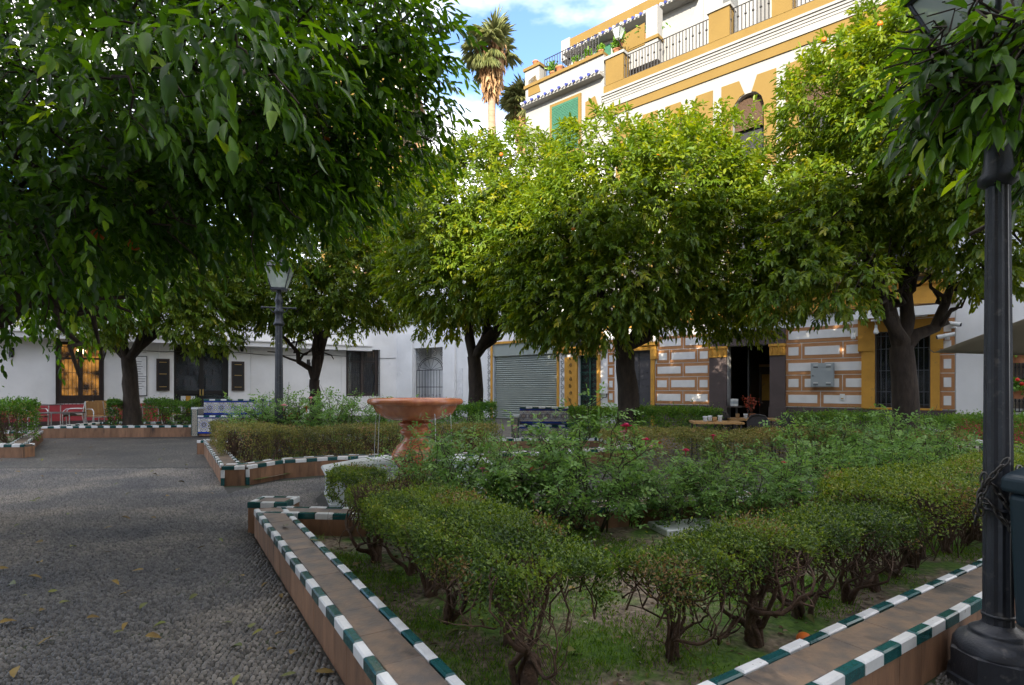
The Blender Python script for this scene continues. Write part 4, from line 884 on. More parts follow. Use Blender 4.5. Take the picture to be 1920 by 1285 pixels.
for z in (11.8, 16.4, 20.6): MB().box(-5.1, 1.0, -3.12, -3.0, z, z + .3).build('storey_band', MAT['stucco_sun_dimmed'], bk)

# ------------------------------------------------------------------ unseen houses added behind the viewpoint, their heights set to shade the square
def shade_house(x0, x1, y, h, label, mat):
    e = empty('townhouse', ((x0 + x1) / 2, y, 0), 0, label, 'building'); hw = (x1 - x0) / 2
    MB().box(-hw, hw, -8, 0, 0, h).build('wall', MAT[mat], e); MB().box(-hw - .2, hw + .2, -8.2, .3, h, h + .25).build('roof', MAT['roof'], e)
    for z in np.arange(1.0, h - 2.4, 3.3):
        for x in np.arange(-hw + 1.4, hw - .8, 2.6):
            w_ = MB().box(x - .55, x + .55, .0, .05, z, z + 2.0).build('window', MAT['white'], e); MB().box(x - .45, x + .45, .05, .06, z + .1, z + 1.9).build('pane', MAT['glass'], w_)
shade_house(-34, -9.2, -9, 21.0, 'tall white town block closing the plaza behind the viewpoint on its west side', 'stucco_sun_dimmed')
shade_house(-9, 3.4, -9, 11.8, 'pale ochre townhouse closing the plaza directly behind the viewpoint', 'ochre_sun_dimmed')
shade_house(3.6, 26, -9, 15.5, 'white townhouse with many windows closing the plaza behind the viewpoint on its east side', 'stucco')
# ------------------------------------------------------------------ foliage
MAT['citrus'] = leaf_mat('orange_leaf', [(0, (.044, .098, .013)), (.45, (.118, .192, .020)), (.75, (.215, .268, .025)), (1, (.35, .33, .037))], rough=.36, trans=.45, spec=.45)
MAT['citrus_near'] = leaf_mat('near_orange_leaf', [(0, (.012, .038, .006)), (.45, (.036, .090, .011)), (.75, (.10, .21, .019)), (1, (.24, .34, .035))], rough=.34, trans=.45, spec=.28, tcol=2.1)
MAT['box'] = leaf_mat('box_hedge_leaf', [(0, (.026, .058, .012)), (.35, (.082, .145, .020)), (.75, (.195, .28, .030)), (.93, (.29, .31, .045)), (1, (.24, .16, .06))], rough=.42, trans=.34)
MAT['boxdry'] = leaf_mat('dry_hedge_leaf', [(0, (.060, .065, .018)), (.4, (.15, .16, .034)), (.75, (.26, .24, .055)), (1, (.30, .19, .08))], rough=.5, trans=.34)
MAT['hedge'] = leaf_mat('green_hedge_leaf', [(0, (.038, .115, .015)), (.5, (.10, .23, .024)), (1, (.19, .33, .035))], rough=.36, trans=.34)
MAT['roseleaf'] = leaf_mat('rose_leaf', [(0, (.075, .17, .045)), (.5, (.155, .285, .068)), (.9, (.22, .35, .085)), (.97, (.19, .15, .05)), (1, (.28, .08, .05))], rough=.42, trans=.42)
MAT['grass'] = leaf_mat('moss_grass_blade', [(0, (.055, .14, .014)), (.6, (.13, .27, .022)), (1, (.22, .31, .04))], rough=.6, trans=.4)
MAT['palm'] = leaf_mat('palm_frond', [(0, (.10, .13, .045)), (.6, (.20, .22, .08)), (1, (.32, .30, .13))], rough=.5, trans=.25)
MAT['palmdry'] = leaf_mat('dry_palm_frond', [(0, (.20, .11, .05)), (.5, (.32, .19, .09)), (1, (.44, .30, .16))], rough=.9, trans=.2)
MAT['conifer'] = leaf_mat('conifer_needle', [(0, (.012, .022, .014)), (1, (.04, .055, .03))], rough=.7, trans=.1)
MAT['ground_leaf'] = M('fallen_leaf', (.22, .15, .035), (.12, .075, .022), rough=.7, scale=12, rnd=.35, bump=.1)
MAT['ground_leaf_g'] = M('fallen_green_leaf', (.10, .13, .025), (.16, .14, .03), rough=.6, scale=12, rnd=.3, bump=.1)

def norm(a): return a / np.maximum(np.linalg.norm(a, axis=-1, keepdims=True), 1e-9)
T6 = (np.array([(0, 0, 0), (.28, .40, .07), (.68, .40, .05), (1, 0, -.10), (.68, -.40, .05), (.28, -.40, .07)]), np.array([(0, 3, 2, 1), (0, 5, 4, 3)]))
T4 = (np.array([(0, 0, 0), (.5, .5, .08), (1, 0, -.05), (.5, -.5, .08)]), np.array([(0, 2, 1, 1), (0, 3, 2, 2)]))
_t = [(0, 0, 0), (.06, 0, .0)]
def near_leaf():
    V = []; q = [0, .15, .42, .75, 1]; wd = [0, .30, .50, .34, 0]
    for i, (x, h) in enumerate(zip(q, wd)): V += [(x, 0, -.22 * x * x), (x, h, -.22 * x * x + .22 * h), (x, -h, -.22 * x * x + .22 * h)]
    F = []
    for i in range(4):
        a, b = 3 * i, 3 * (i + 1); F += [(a, b, b + 1, a + 1), (a, a + 2, b + 2, b)]
    return np.array(V), np.array(F)
TN = near_leaf()
def leaves(P, T, N, Ls, Ws, tmpl):
    TV, TF = tmpl; T = norm(T); B = norm(np.cross(N, T)); N2_ = np.cross(T, B); n = len(P)
    V = P[:, None, :] + (TV[None, :, 0:1] * T[:, None, :] + TV[None, :, 2:3] * N2_[:, None, :]) * Ls[:, None, None] + TV[None, :, 1:2] * B[:, None, :] * Ws[:, None, None]
    F = TF[None] + (np.arange(n) * len(TV))[:, None, None]
    return V.reshape(-1, 3), F.reshape(-1, TF.shape[1])
def sprays(r, S, D, leaf_l, per=9, length=.22, droop=.55, spread=1.0, sag=.25):
    """orange-tree shoots: leaves set spirally on shoots S with directions D; returns leaf bases, axes, normals, tints"""
    n = len(S); i = np.arange(per); f = (i + .6) / per
    D = norm(D); up = np.array([0, 0, 1.0]); a = norm(np.cross(D, up + r.normal(0, .05, D.shape))); b = np.cross(D, a)
    ln = length * r.uniform(.6, 1.3, n)
    pos = S[:, None, :] + D[:, None, :] * (ln[:, None] * f)[:, :, None]; pos[:, :, 2] -= (sag * ln[:, None] * f ** 2)
    ph = r.uniform(0, 6.28, n)[:, None] + i * 2.4; rad = a[:, None, :] * np.cos(ph)[..., None] + b[:, None, :] * np.sin(ph)[..., None]
    th = np.linspace(1.25, .35, per)[None, :, None] * spread
    T = D[:, None, :] * np.cos(th) + rad * np.sin(th) + r.normal(0, .18, (n, per, 3)); T[..., 2] -= droop
    T = norm(T); Nn = up + D[:, None, :] * .5 + r.normal(0, .35, (n, per, 3)); Nn = Nn - T * (Nn * T).sum(-1, keepdims=True)
    tint = np.clip(r.normal(.48, .12, n)[:, None] + r.normal(0, .07, (n, per)) + (r.random(n) < .10)[:, None] * .38 * f[None], 0, 1)
    Ls = leaf_l * r.uniform(.65, 1.2, (n, per))
    return pos.reshape(-1, 3), T.reshape(-1, 3), norm(Nn).reshape(-1, 3), tint.ravel(), Ls.ravel()
def lobes_ellipsoid(r, c, rad, n, lr, zmin=None, flat=.55):
    """lobes of an uneven crown: centres on an ellipsoid, each with its own size"""
    out = []
    while len(out) < n:
        d = norm(r.normal(0, 1, 3)); 
        if d[2] < -.75: continue
        k = r.uniform(.58, .86); p = np.array(c) + d * np.array(rad) * k
        if zmin is not None and p[2] < zmin + .25: p[2] = zmin + r.uniform(.2, .5)
        out.append((p, lr * r.uniform(.7, 1.3)))
    return out
def shoots_on(r, lobes, n, c, zmin, inner=.75, base=(0, 0, 0)):
    """shoot bases spread over the outer sides of the lobes, a few deeper in"""
    C = np.array([l[0] for l in lobes]); R = np.array([l[1] for l in lobes]); w = R ** 2; w = w / w.sum()
    k = r.choice(len(lobes), n * 5, p=w); d = norm(r.normal(0, 1, (n * 5, 3))); rad = R[k] * np.where(r.random(n * 5) < .72, r.uniform(.82, 1.0, n * 5), r.uniform(.25, .85, n * 5))
    P = C[k] + d * rad[:, None]; 
    # keep shoots on the outside of the crown
    depth = np.full(len(P), -9.0)
    for j in range(len(lobes)): depth = np.maximum(depth, np.where(k == j, -9, R[j] * inner - np.linalg.norm(P - C[j], axis=1)))
    keep = (depth < 0) & (P[:, 2] > zmin); q = P - np.array(c); view = norm(np.array(c) + np.array(base) - np.array([0, 0, EYE])); keep &= ~(((q @ view) > .35) & (r.random(len(P)) < .62)); P, d = P[keep][:n], d[keep][:n]
    out = norm(P - np.array(c)) * .6 + d * .8; out[:, 2] += .15
    return P, out
def limb_path(r, p0, p1, n=6, wob=.08, sag=0):
    p0, p1 = np.array(p0, float), np.array(p1, float); t = np.linspace(0, 1, n)[:, None]; P = p0 + (p1 - p0) * t
    w_ = r.normal(0, wob, (n, 3)); w_[0] = 0; w_[-1] = 0; P = P + w_; P[:, 2] += sag * np.sin(t[:, 0] * math.pi); return [tuple(x) for x in P]
def trunk_mesh(r, base, fork, tips, r0, r1, lean=(0, 0)):
    """tapered trunk to the fork, then limbs to the tips with side branches"""
    mb = MB(); n = 9; b = np.array(base, float); f = np.array(fork, float); P = []; R_ = []
    for i in range(n):
        t = i / (n - 1); p = b + (f - b) * t + np.array([math.sin(t * 3.1) * lean[0], math.sin(t * 3.1) * lean[1], 0]) + (r.normal(0, .012, 3) if 0 < i < n - 1 else 0)
        P.append(tuple(p)); R_.append((r0 * (1.35 - 1.15 * min(t * 3, 1) * .3) if t < .34 else r0 + (r1 - r0) * (t - .34) / .66) * r.uniform(.96, 1.05))
    mb.tube(P, R_, 12)
    ends = []
    for tp in tips:
        q = limb_path(r, f - np.array([0, 0, r1 * .6]), tp, 7, .07, .12); rr = np.linspace(r1 * .72, r1 * .16, 7); mb.tube(q, list(rr), 8)
        for k in (2, 3, 4, 5):
            for _ in range(2):
                e = np.array(q[k]) + norm(r.normal(0, 1, 3) + np.array([0, 0, .5]) + norm(np.array(tp) - f) * .8) * r.uniform(.5, 1.1)
                mb.tube(limb_path(r, q[k], e, 5, .05), list(np.linspace(rr[k] * .55, .012, 5)), 5); ends.append(e)
    return mb
def orange_tree(label, base, fork, r0, r1, center, radii, nlobes, lobe_r, nshoots, zmin, seed, leaf=.13, crown_mesh=None, extra=(), fruits=(), tips_=None, per=9, inner=.6, group='orange trees around the plaza'):
    r = np.random.default_rng(seed); b = np.array(base, float)
    t = empty('orange_tree', tuple(b), 0, label, 'tree', group)
    c = np.array(center, float) - b; lb = lobes_ellipsoid(r, c, radii, nlobes, lobe_r, zmin - b[2]); lb += [(np.array(p, float) - b, q) for p, q in extra]
    tips = []
    fk = np.array(fork, float) - b
    for k in range(6):
        p = lb[k * len(lb) // 6][0]; tips.append(fk + (p - fk) * .78)
    if tips_: tips = [np.array(x) - b for x in tips_]
    trunk_mesh(r, (0, 0, -.1), fk, tips, r0, r1, (r.normal(0, .04), 0)).build('trunk', MAT['bark'], t)
    S, D = shoots_on(r, lb, nshoots, c, zmin - b[2], inner, b)
    P, T, N_, ti, Ls = sprays(r, S, D, leaf, per)
    V, F = leaves(P, T, N_, Ls, Ls * r.uniform(.33, .45, len(Ls)), T6)
    o = bpy.data.objects.new('crown', np_mesh('crown', V, F, MAT['citrus'], np.repeat(ti, 6))); link(o, t); o['kind'] = 'stuff'
    # twigs
    tw = MB(); idx = r.choice(len(S), min(220, len(S)), replace=False)
    for i in idx: e = S[i]; s_ = e + (c - e) * r.uniform(.2, .45); tw.tube(limb_path(r, s_, e, 4, .04), [.014, .011, .008, .005], 4, caps=False)
    tw.build('twigs', MAT['bark'], t)['kind'] = 'stuff'
    for p in fruits:
        p = np.array(p) - b; MB().sphere(tuple(p), .038, 10, 8).build('orange_fruit', MAT['orange'], t)
    return t
def W(u, v, Y): p = ypt(u, v, Y); return (p.x, p.y, p.z)
orange_tree('orange tree with dark single trunk in the long planter before the lit cafe window', (-10.75, 15.9, .18), W(240, 668, 15.9), .21, .17, (-10.3, 15.7, 4.6), (3.3, 2.2, 2.6), 48, .85, 4900, 2.3, 21, leaf=.15)
orange_tree('orange tree whose trunk forks low before the white wall between lamp post and fountain', (-6.15, 17.6, 0), W(590, 712, 17.6), .18, .15, (-5.8, 17.2, 5.0), (3.0, 2.2, 2.9), 48, .85, 5000, 2.0, 22, leaf=.15)
orange_tree('orange tree with forked trunk directly behind the right side of the fountain bowl', (-.93, 13.9, 0), W(888, 668, 13.9), .19, .16, (-.45, 13.6, 4.75), (2.6, 2.1, 2.3), 52, .85, 7000, 2.15, 23, leaf=.14, fruits=[W(940, 290, 11.8)])
orange_tree('broad bright orange tree with thick trunk before the dark studded door', (2.5, 11.9, 0), W(1168, 640, 11.9), .23, .19, (2.75, 11.6, 4.2), (3.2, 2.1, 1.95), 58, .85, 7700, 2.15, 24, extra=[(W(1400, 285, 11.6), .8), (W(1320, 275, 11.7), .8), (W(1440, 360, 11.4), .8)], fruits=[W(1235, 290, 9.7), W(1075, 430, 9.9), W(1360, 250, 10.2)])
orange_tree('tallest orange tree with thick dark forked trunk before the ochre framed window', (6.95, 9.9, 0), W(1690, 650, 9.9), .205, .18, (7.25, 9.8, 5.5), (1.95, 1.8, 2.9), 54, .75, 7400, 2.55, 25,
            extra=[((4.6, 9.4, 3.2), .75), ((5.3, 9.0, 3.0), .6), ((4.9, 9.6, 4.1), .85), ((5.4, 9.6, 4.4), .8), ((8.3, 9.2, 3.9), .7)], tips_=[W(1640, 520, 9.8), W(1858, 512, 9.7), W(1715, 500, 10.2), W(1600, 420, 9.9), W(1740, 300, 9.9)], fruits=[W(1752, 50, 8.4), W(1545, 75, 8.6), W(1650, 45, 8.3)])

# near trees: every leaf shows; the largest are objects of their own
def near_tree(label, base, fork, r0, tips, lobes_, nshoots, seed, leaf, nbig=300, per=7, fruits=(), length=.24, droop=.75, limbs=True, cut=None):
    r = np.random.default_rng(seed); b = np.array(base, float); t = empty('orange_tree', tuple(b), 0, label, 'tree', 'orange trees around the plaza')
    lb = [(np.array(p, float) - b, q) for p, q in lobes_]; c = np.mean([l[0] for l in lb], axis=0)
    fk = np.array(fork) - b
    trunk_mesh(r, (0, 0, -.05), fk, [np.array(x) - b for x in tips], r0, r0 * .8).build('trunk', MAT['bark'], t)
    C = np.array([l[0] for l in lb]); R_ = np.array([l[1] for l in lb]); w_ = R_ ** 1.8; k = r.choice(len(lb), nshoots, p=w_ / w_.sum())
    d = norm(r.normal(0, 1, (nshoots, 3))); S = C[k] + d * (R_[k] * r.random(nshoots) ** .45)[:, None]
    D = d * .6 + norm(S - (fk + np.array([0, 0, .5]))) * .7 + r.normal(0, .3, S.shape)
    P, T, N_, ti, Ls = sprays(r, S, D, leaf, per, length, droop, sag=.4)
    wP = P + b
    # no leaf closer to the lens than an arm's length
    dist = np.linalg.norm(wP - np.array([0, 0, EYE]), axis=1); keep = dist > .95
    if cut is not None: keep &= cut(wP, r)
    P, T, N_, ti, Ls, dist = P[keep], T[keep], N_[keep], ti[keep], Ls[keep], dist[keep]
    Wd = Ls * r.uniform(.31, .43, len(Ls))
    wP = P + b; uu = 960 + FOC * wP[:, 0] / np.maximum(wP[:, 1], .1); vv = HOR - FOC * (wP[:, 2] - EYE) / np.maximum(wP[:, 1], .1)
    inv = (uu > -20) & (uu < 1940) & (vv > -40) & (wP[:, 1] > .3)
    rank = np.argsort(np.where(inv, dist, 1e9))[:min(nbig, int(inv.sum()))]; big = np.zeros(len(P), bool); big[rank] = True
    close = ~big & (dist < 3.0); rest_ = ~big & ~close
    for nm, sel, tm in (('crown', rest_, T6), ('crown_front', close, TN)):
        V, F = leaves(P[sel], T[sel], N_[sel], Ls[sel], Wd[sel] * (1.2 if tm is T6 else 1), tm)
        o = bpy.data.objects.new(nm, np_mesh(nm, V, F, MAT['citrus_near'], np.repeat(ti[sel], len(tm[0])), True)); link(o, t); o['kind'] = 'stuff'
    for i in rank:
        V, F = leaves(np.zeros((1, 3)), T[i:i + 1], N_[i:i + 1], Ls[i:i + 1], Wd[i:i + 1], TN)
        inst('leaf', np_mesh('leaf', V, F, MAT['citrus_near'], np.full(len(V), ti[i]), True), t, tuple(P[i]))
    tw = MB(); sh = r.choice(len(S), min(700, len(S)), replace=False)
    for i in sh:
        j = k[i]; s_ = C[j] + (S[i] - C[j]) * .6; tw.tube(limb_path(r, s_, S[i] + D[i] / np.linalg.norm(D[i]) * length, 5, .03, .05), [.0065, .0055, .005, .004, .003], 4, caps=False)
    for j in range(len(lb)):
        q = min((np.array(x) - b for x in tips), key=lambda x: np.linalg.norm(x - C[j])); tw.tube(limb_path(r, q, C[j], 6, .04), [.013, .012, .011, .010, .008, .006], 5, caps=False)
    tw.build('twigs', MAT['bark'], t)['kind'] = 'stuff'
    for p in fruits: MB().sphere(tuple(np.array(p) - b), .036, 10, 8).build('orange_fruit', MAT['orange'], t)
    return t
def LB(u, v, Y, px): return (W(u, v, Y), px * Y / FOC)
lobesA = [LB(90, 140, 3.2, 260), LB(330, 100, 2.7, 200), LB(560, 40, 2.9, 190), LB(722, 40, 3.3, 115), LB(762, 90, 3.4, 75), LB(702, 180, 3.5, 110), LB(640, 250, 3.6, 130), LB(480, 300, 3.2, 160), LB(250, 340, 3, 180), LB(50, 360, 3.2, 220),
          LB(650, 295, 3.8, 95), LB(560, 345, 3.6, 90), LB(400, 345, 3.4, 100), LB(250, 390, 3.3, 90), LB(110, 430, 3.6, 120), LB(10, 470, 4.4, 70), LB(190, 60, 2.2, 170), LB(440, 60, 1.7, 110), LB(700, 300, 3.7, 70), LB(802, 200, 3.5, 35), LB(330, 425, 4.2, 50), LB(480, 325, 5.2, 150), LB(380, 350, 5, 130), LB(560, 330, 5, 120), LB(640, 355, 4.6, 60),
          LB(200, 250, 5, 260), LB(480, 180, 5.2, 230), LB(650, 110, 5, 150), LB(40, 430, 5.4, 220), LB(300, 345, 5.6, 110),
          LB(-200, 200, 4, 300), LB(100, -200, 3.6, 260), LB(450, -180, 3.4, 220), LB(700, -120, 3.8, 120), LB(-250, 400, 4.5, 220)]
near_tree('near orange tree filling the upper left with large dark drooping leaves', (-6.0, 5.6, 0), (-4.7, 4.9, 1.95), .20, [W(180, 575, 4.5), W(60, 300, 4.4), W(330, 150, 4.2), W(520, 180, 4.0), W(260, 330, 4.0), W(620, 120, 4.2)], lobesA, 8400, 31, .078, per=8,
          fruits=[W(197, 202, 3.2), W(612, 268, 3.4), W(252, 458, 3.3), W(183, 441, 3.3), W(540, 215, 3.5)])
lobesB = [LB(1850, 115, 2.15, 46), LB(1900, 115, 2.1, 55.2), LB(1795, 135, 2.2, 33.12), LB(1875, 200, 2.15, 36.8), LB(1790, 200, 2.3, 27.6), LB(1915, 60, 2.2, 36.8), LB(1910, 150, 2.1, 46), LB(1925, 60, 2.4, 55.2), LB(1880, 135, 2.6, 73.6), LB(1810, 95, 2.7, 46), LB(1910, 160, 2.6, 55.2), LB(1790, 210, 2.8, 34.96), LB(1845, 225, 2.8, 36.8), LB(1925, 240, 2.5, 41.4), LB(1960, 100, 2.6, 138), LB(1990, 210, 2.7, 119.6), LB(2050, -60, 2.8, 202.4), LB(1950, -120, 2.6, 110.4)]
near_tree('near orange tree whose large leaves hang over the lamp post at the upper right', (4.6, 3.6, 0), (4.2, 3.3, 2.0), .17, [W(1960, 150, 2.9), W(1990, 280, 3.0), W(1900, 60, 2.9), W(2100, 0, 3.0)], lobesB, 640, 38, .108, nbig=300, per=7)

# ------------------------------------------------------------------ hedges
def gnarl(r, base, top, nb, zt, spread, rad):
    """a twisted hedge stem: crooked limbs that fork up into the clipped top"""
    mb = MB()
    def grow(p, d, R_, n, depth):
        P = [tuple(p)]; rr = [R_]
        for i in range(n):
            d = norm(d + r.normal(0, .38, 3) + np.array([0, 0, .20])); p = p + d * r.uniform(.03, .06); p[2] = max(p[2], base[2] + .05); ex = (p - np.array(base))[:2]; d[:2] -= ex * (1.6 if np.hypot(*ex) > .16 else 0); R_ *= .93
            P.append(tuple(p)); rr.append(R_ * r.uniform(.88, 1.12))
            if p[2] > zt: break
        mb.tube(P, rr, 6 if R_ > .006 else 4, caps=False)
        if depth < 4 and p[2] < zt:
            for _ in range(r.integers(2, 4)):
                nd = norm(d + r.normal(0, .55, 3) + np.array([0, 0, .35])); grow(p, nd, R_ * r.uniform(.62, .85), int(r.integers(3, 6)), depth + 1)
    for _ in range(nb):
        d = norm(np.array([r.normal(0, spread), r.normal(0, spread), 1.0])); grow(np.array(base) + r.normal(0, .02, 3) * np.array([1, 1, 0]), d, rad * r.uniform(.5, 1), int(r.integers(3, 6)), 0)
    mb.tube([(base[0], base[1], base[2] - .05), (base[0], base[1], base[2] + .06), (base[0] + r.normal(0, .01), base[1], base[2] + .12)], [rad * 1.7, rad * 1.35, rad * .7], 7)
    return mb
def hedge(label, path, hw, ztop, thick, n, leaf, mat, seed, stems=.42, soil_z=.05, lump=.05, stem_r=.022, nb=3, tmpl=T4, cat='hedge', wr=(.42, .6), side=.45, tb=0.0, twn=55, heads=0, hk=.8, zdrop=0):
    r = np.random.default_rng(seed); P = np.array([(p[0], p[1]) for p in path], float); seg = np.linalg.norm(np.diff(P, axis=0), axis=1); cum = np.concatenate([[0], np.cumsum(seg)]); Lt = cum[-1]
    def at(s):
        i = np.clip(np.searchsorted(cum, s, 'right') - 1, 0, len(seg) - 1); t = (s - cum[i]) / seg[i]; d = (P[i + 1] - P[i]) / seg[i][:, None]
        return P[i] + (P[i + 1] - P[i]) * t[:, None], d
    o0 = P.mean(0); h = empty('hedge', (o0[0], o0[1], 0), 0, label, cat)
    s = r.uniform(-hw * .3, Lt + hw * .3, n); sc_ = np.clip(s, 0, Lt); c, d = at(sc_); c = c + d * (s - sc_)[:, None]; nn = np.stack([-d[:, 1], d[:, 0]], 1)
    wv = lambda f, ph: np.sin(s * f + ph) * .5 + np.sin(s * f * 2.3 + ph * 2) * .3
    endf = np.clip(np.minimum(s + hw * .3, Lt + hw * .3 - s) / (hw * .6), 0, 1) ** .5
    hwl = hw * (1 + .14 * wv(3.1, seed)) * (.45 + .55 * endf); zt = (ztop - zdrop * (1 - np.clip(s / Lt, 0, 1))) + lump * wv(2.6, seed + 1); th = thick * (1 + .35 * wv(3.7, seed + 2))
    if heads: hd = np.abs(np.cos(math.pi * s / heads)) ** .7; hwl = hwl * (1 + hk * (.9 * hd - .55)); th = th * (1 + hk * (1.2 * hd - .6)); zt = zt - .05 * hk * (1 - hd)
    top = r.random(n) > side; x = np.where(top, r.uniform(-1, 1, n), np.sign(r.random(n) - .5) * (1 - r.exponential(.09, n))); q = np.where(top, r.exponential(.10, n) + .0, r.uniform(0, 1, n) ** 1.4)
    rim = .10 * np.abs(x) ** 4
    z = zt - rim * (ztop * .6) - np.minimum(q, 1) * th
    pos = np.stack([c[:, 0] + nn[:, 0] * x * hwl, c[:, 1] + nn[:, 1] * x * hwl, z], 1) + r.normal(0, .012 + lump * .12, (n, 3))
    out = np.stack([nn[:, 0] * x, nn[:, 1] * x, np.where(top, 1.0, .35)], 1)
    T = norm(out * .7 + r.normal(0, .95, (n, 3))); N_ = norm(out + r.normal(0, .6, (n, 3)) + np.array([0, 0, .3])); Ls = leaf * r.uniform(.6, 1.3, n)
    stray = r.random(n) < .11; pos[:, 2] += np.where(stray & top, r.exponential(.032, n), 0); hole = np.sin(pos[:, 0] * 9.1 + pos[:, 2] * 7 + seed) * np.sin(pos[:, 1] * 8.3 - pos[:, 2] * 9 + 1.7 * seed) + .7 * np.sin(pos[:, 0] * 17 + pos[:, 1] * 13 + pos[:, 2] * 15); drop = np.where(top, hole > 1.05, hole > .55) & (r.random(n) < .8)
    ti = np.clip(r.normal(.42, .2, n) + .16 * wv(1.7, seed + 4) + .16 * hole + tb, 0, .95); ti = np.where((np.sin(pos[:, 0] * 5.3 + seed) * np.sin(pos[:, 1] * 4.7 + pos[:, 2] * 6) > .62) & (r.random(n) < .35), 1.0, ti); pos, T, N_, Ls, ti = pos[~drop], T[~drop], N_[~drop], Ls[~drop], ti[~drop]; n = len(pos)
    pos[:, :2] -= o0
    V, F = leaves(pos, T, N_, Ls, Ls * r.uniform(*wr, n), tmpl)
    if tmpl is T4: F = np.concatenate([F[0::2][:, :3], F[1::2][:, :3]])
    o = bpy.data.objects.new('foliage', np_mesh('foliage', V, F, MAT[mat], np.repeat(ti, len(tmpl[0])))); link(o, h); o['kind'] = 'stuff'
    if stems:
        k = max(1, int(Lt / stems))
        for i in range(k):
            sp = np.array([(i + .5) * Lt / k + r.normal(0, .06)]); c1, d1 = at(sp); n1 = np.array([-d1[0, 1], d1[0, 0]]); b = c1[0] + n1 * r.normal(0, hw * .25) - o0
            gnarl(r, (b[0], b[1], soil_z), None, nb, ztop - thick * .35, .55, stem_r * r.uniform(.8, 1.3)).build('stem', MAT['stem'], h)
        tw = MB()
        for i in range(int(Lt * twn)):
            sp = np.array([r.uniform(0, Lt)]); c1, d1 = at(sp); n1 = np.array([-d1[0, 1], d1[0, 0]]); b = c1[0] + n1 * r.uniform(-hw, hw) * .75 - o0; z0 = ztop - thick * r.uniform(.9, 2.4)
            tw.tube(limb_path(r, (b[0] + r.normal(0, .05), b[1] + r.normal(0, .05), max(z0, soil_z + .1)), (b[0] + r.normal(0, .07), b[1] + r.normal(0, .07), ztop - r.uniform(.02, .1)), 5, .015), [.005, .004, .004, .003, .002], 4, caps=False)
        tw.build('twigs', MAT['stem'], h)['kind'] = 'stuff'
    return h
def along(p, e, s, nrm, off): q = p + e * s + nrm * off; return (q.x, q.y)
hedge('clipped box hedge on bare twisted stems along the near planter wall beside the path', [along(A, E1, 1.12, N1, .87), along(A, E1, 2.2, N1, .77), along(A, E1, 3.72, N1, .69)], .325, .62, .14, 84000, .0185, 'box', 41, stems=.36, nb=4, stem_r=.022, side=.26, twn=190, heads=.5, hk=.12, zdrop=.09)
hedge('clipped box hedge with exposed branching stems along the right side of the near planter', [along(RW, E2, -1.38, N2, .66), along(RW, E2, -.5, N2, .60), along(RW, E2, .9, N2, .60)], .19, .57, .12, 36000, .018, 'box', 42, stems=.40, nb=6, stem_r=.017, tb=-.04, side=.28, twn=170, heads=.40, hk=.38)
hedge('taller dense clipped hedge continuing beyond the near lamp post', [along(RW, E2, .75, N2, .72), along(RW, E2, 2.4, N2, .68), along(RW, E2, 4.4, N2, .6)], .40, .66, .22, 52000, .021, 'box', 43, stems=.32, nb=5, stem_r=.02, tb=.12, twn=150, side=.35)
hedge('small box shrub at the inner corner of the near planter before the white pool', [along(A, E1, .0, N1, .86), along(A, E1, .3, N1, .96)], .24, .47, .22, 9000, .023, 'box', 44, stems=.4, nb=2, tb=.05)
hedge('straw coloured clipped hedge inside the curved planter behind the fountain pool', [(-5.35, 10.75), (-4.1, 8.75), (-3.6, 8.75), (-2.6, 9.15), (-.9, 9.4), (-.35, 9.5)], .38, .70, .52, 46000, .028, 'boxdry', 45, stems=.6, nb=2, soil_z=.06, lump=.04, side=.7)
hedge('fresh green clipped hedge before the ochre door and studded door', [(1.4, 12.4), (3.0, 12.0), (4.25, 11.7)], .42, .88, .75, 30000, .042, 'hedge', 46, stems=0, tmpl=T4, side=.6, lump=.03, tb=.22)
hedge('small dark green hedge behind the fountain bowl at the right', [(-1.6, 12.6), (-.5, 12.4)], .40, .95, .8, 12000, .042, 'hedge', 47, stems=0, side=.6, lump=.05, tb=-.06)
hedge('long green hedge before the barred ochre window', [(5.6, 11.2), (8.3, 9.9), (10.2, 9.2)], .40, .82, .75, 30000, .040, 'hedge', 48, stems=0, side=.6, lump=.04, tb=.15)
hedge('low yellow green hedge between the rose bushes and the clipped green hedge', [(1.6, 9.0), (3.2, 9.0), (5.2, 8.9), (6.6, 8.4)], .55, .62, .5, 42000, .030, 'boxdry', 49, stems=0, side=.35, lump=.05, tb=.12)
hedge('leafy dark shrub in the planter at the left edge', [(-12.6, 12.0), (-11.3, 12.0), (-10.4, 11.6)], .55, 1.02, .85, 14000, .055, 'hedge', 50, stems=.5, soil_z=.12, nb=3, tb=-.12, lump=.12, side=.6, cat='shrub')
hedge('low dark shrub left of the trunk in the long planter', [(-11.2, 15.7), (-11.0, 15.7)], .18, .92, .6, 2600, .05, 'hedge', 51, stems=.5, soil_z=.2, nb=3, tb=-.12, lump=.1, side=.6, cat='shrub')
hedge('low dark shrub right of the trunk in the long planter beside the tiled bench', [(-10.2, 15.8), (-9.0, 15.9)], .30, .98, .6, 6500, .05, 'hedge', 52, stems=.5, soil_z=.2, nb=3, tb=-.1, lump=.1, side=.6, cat='shrub')

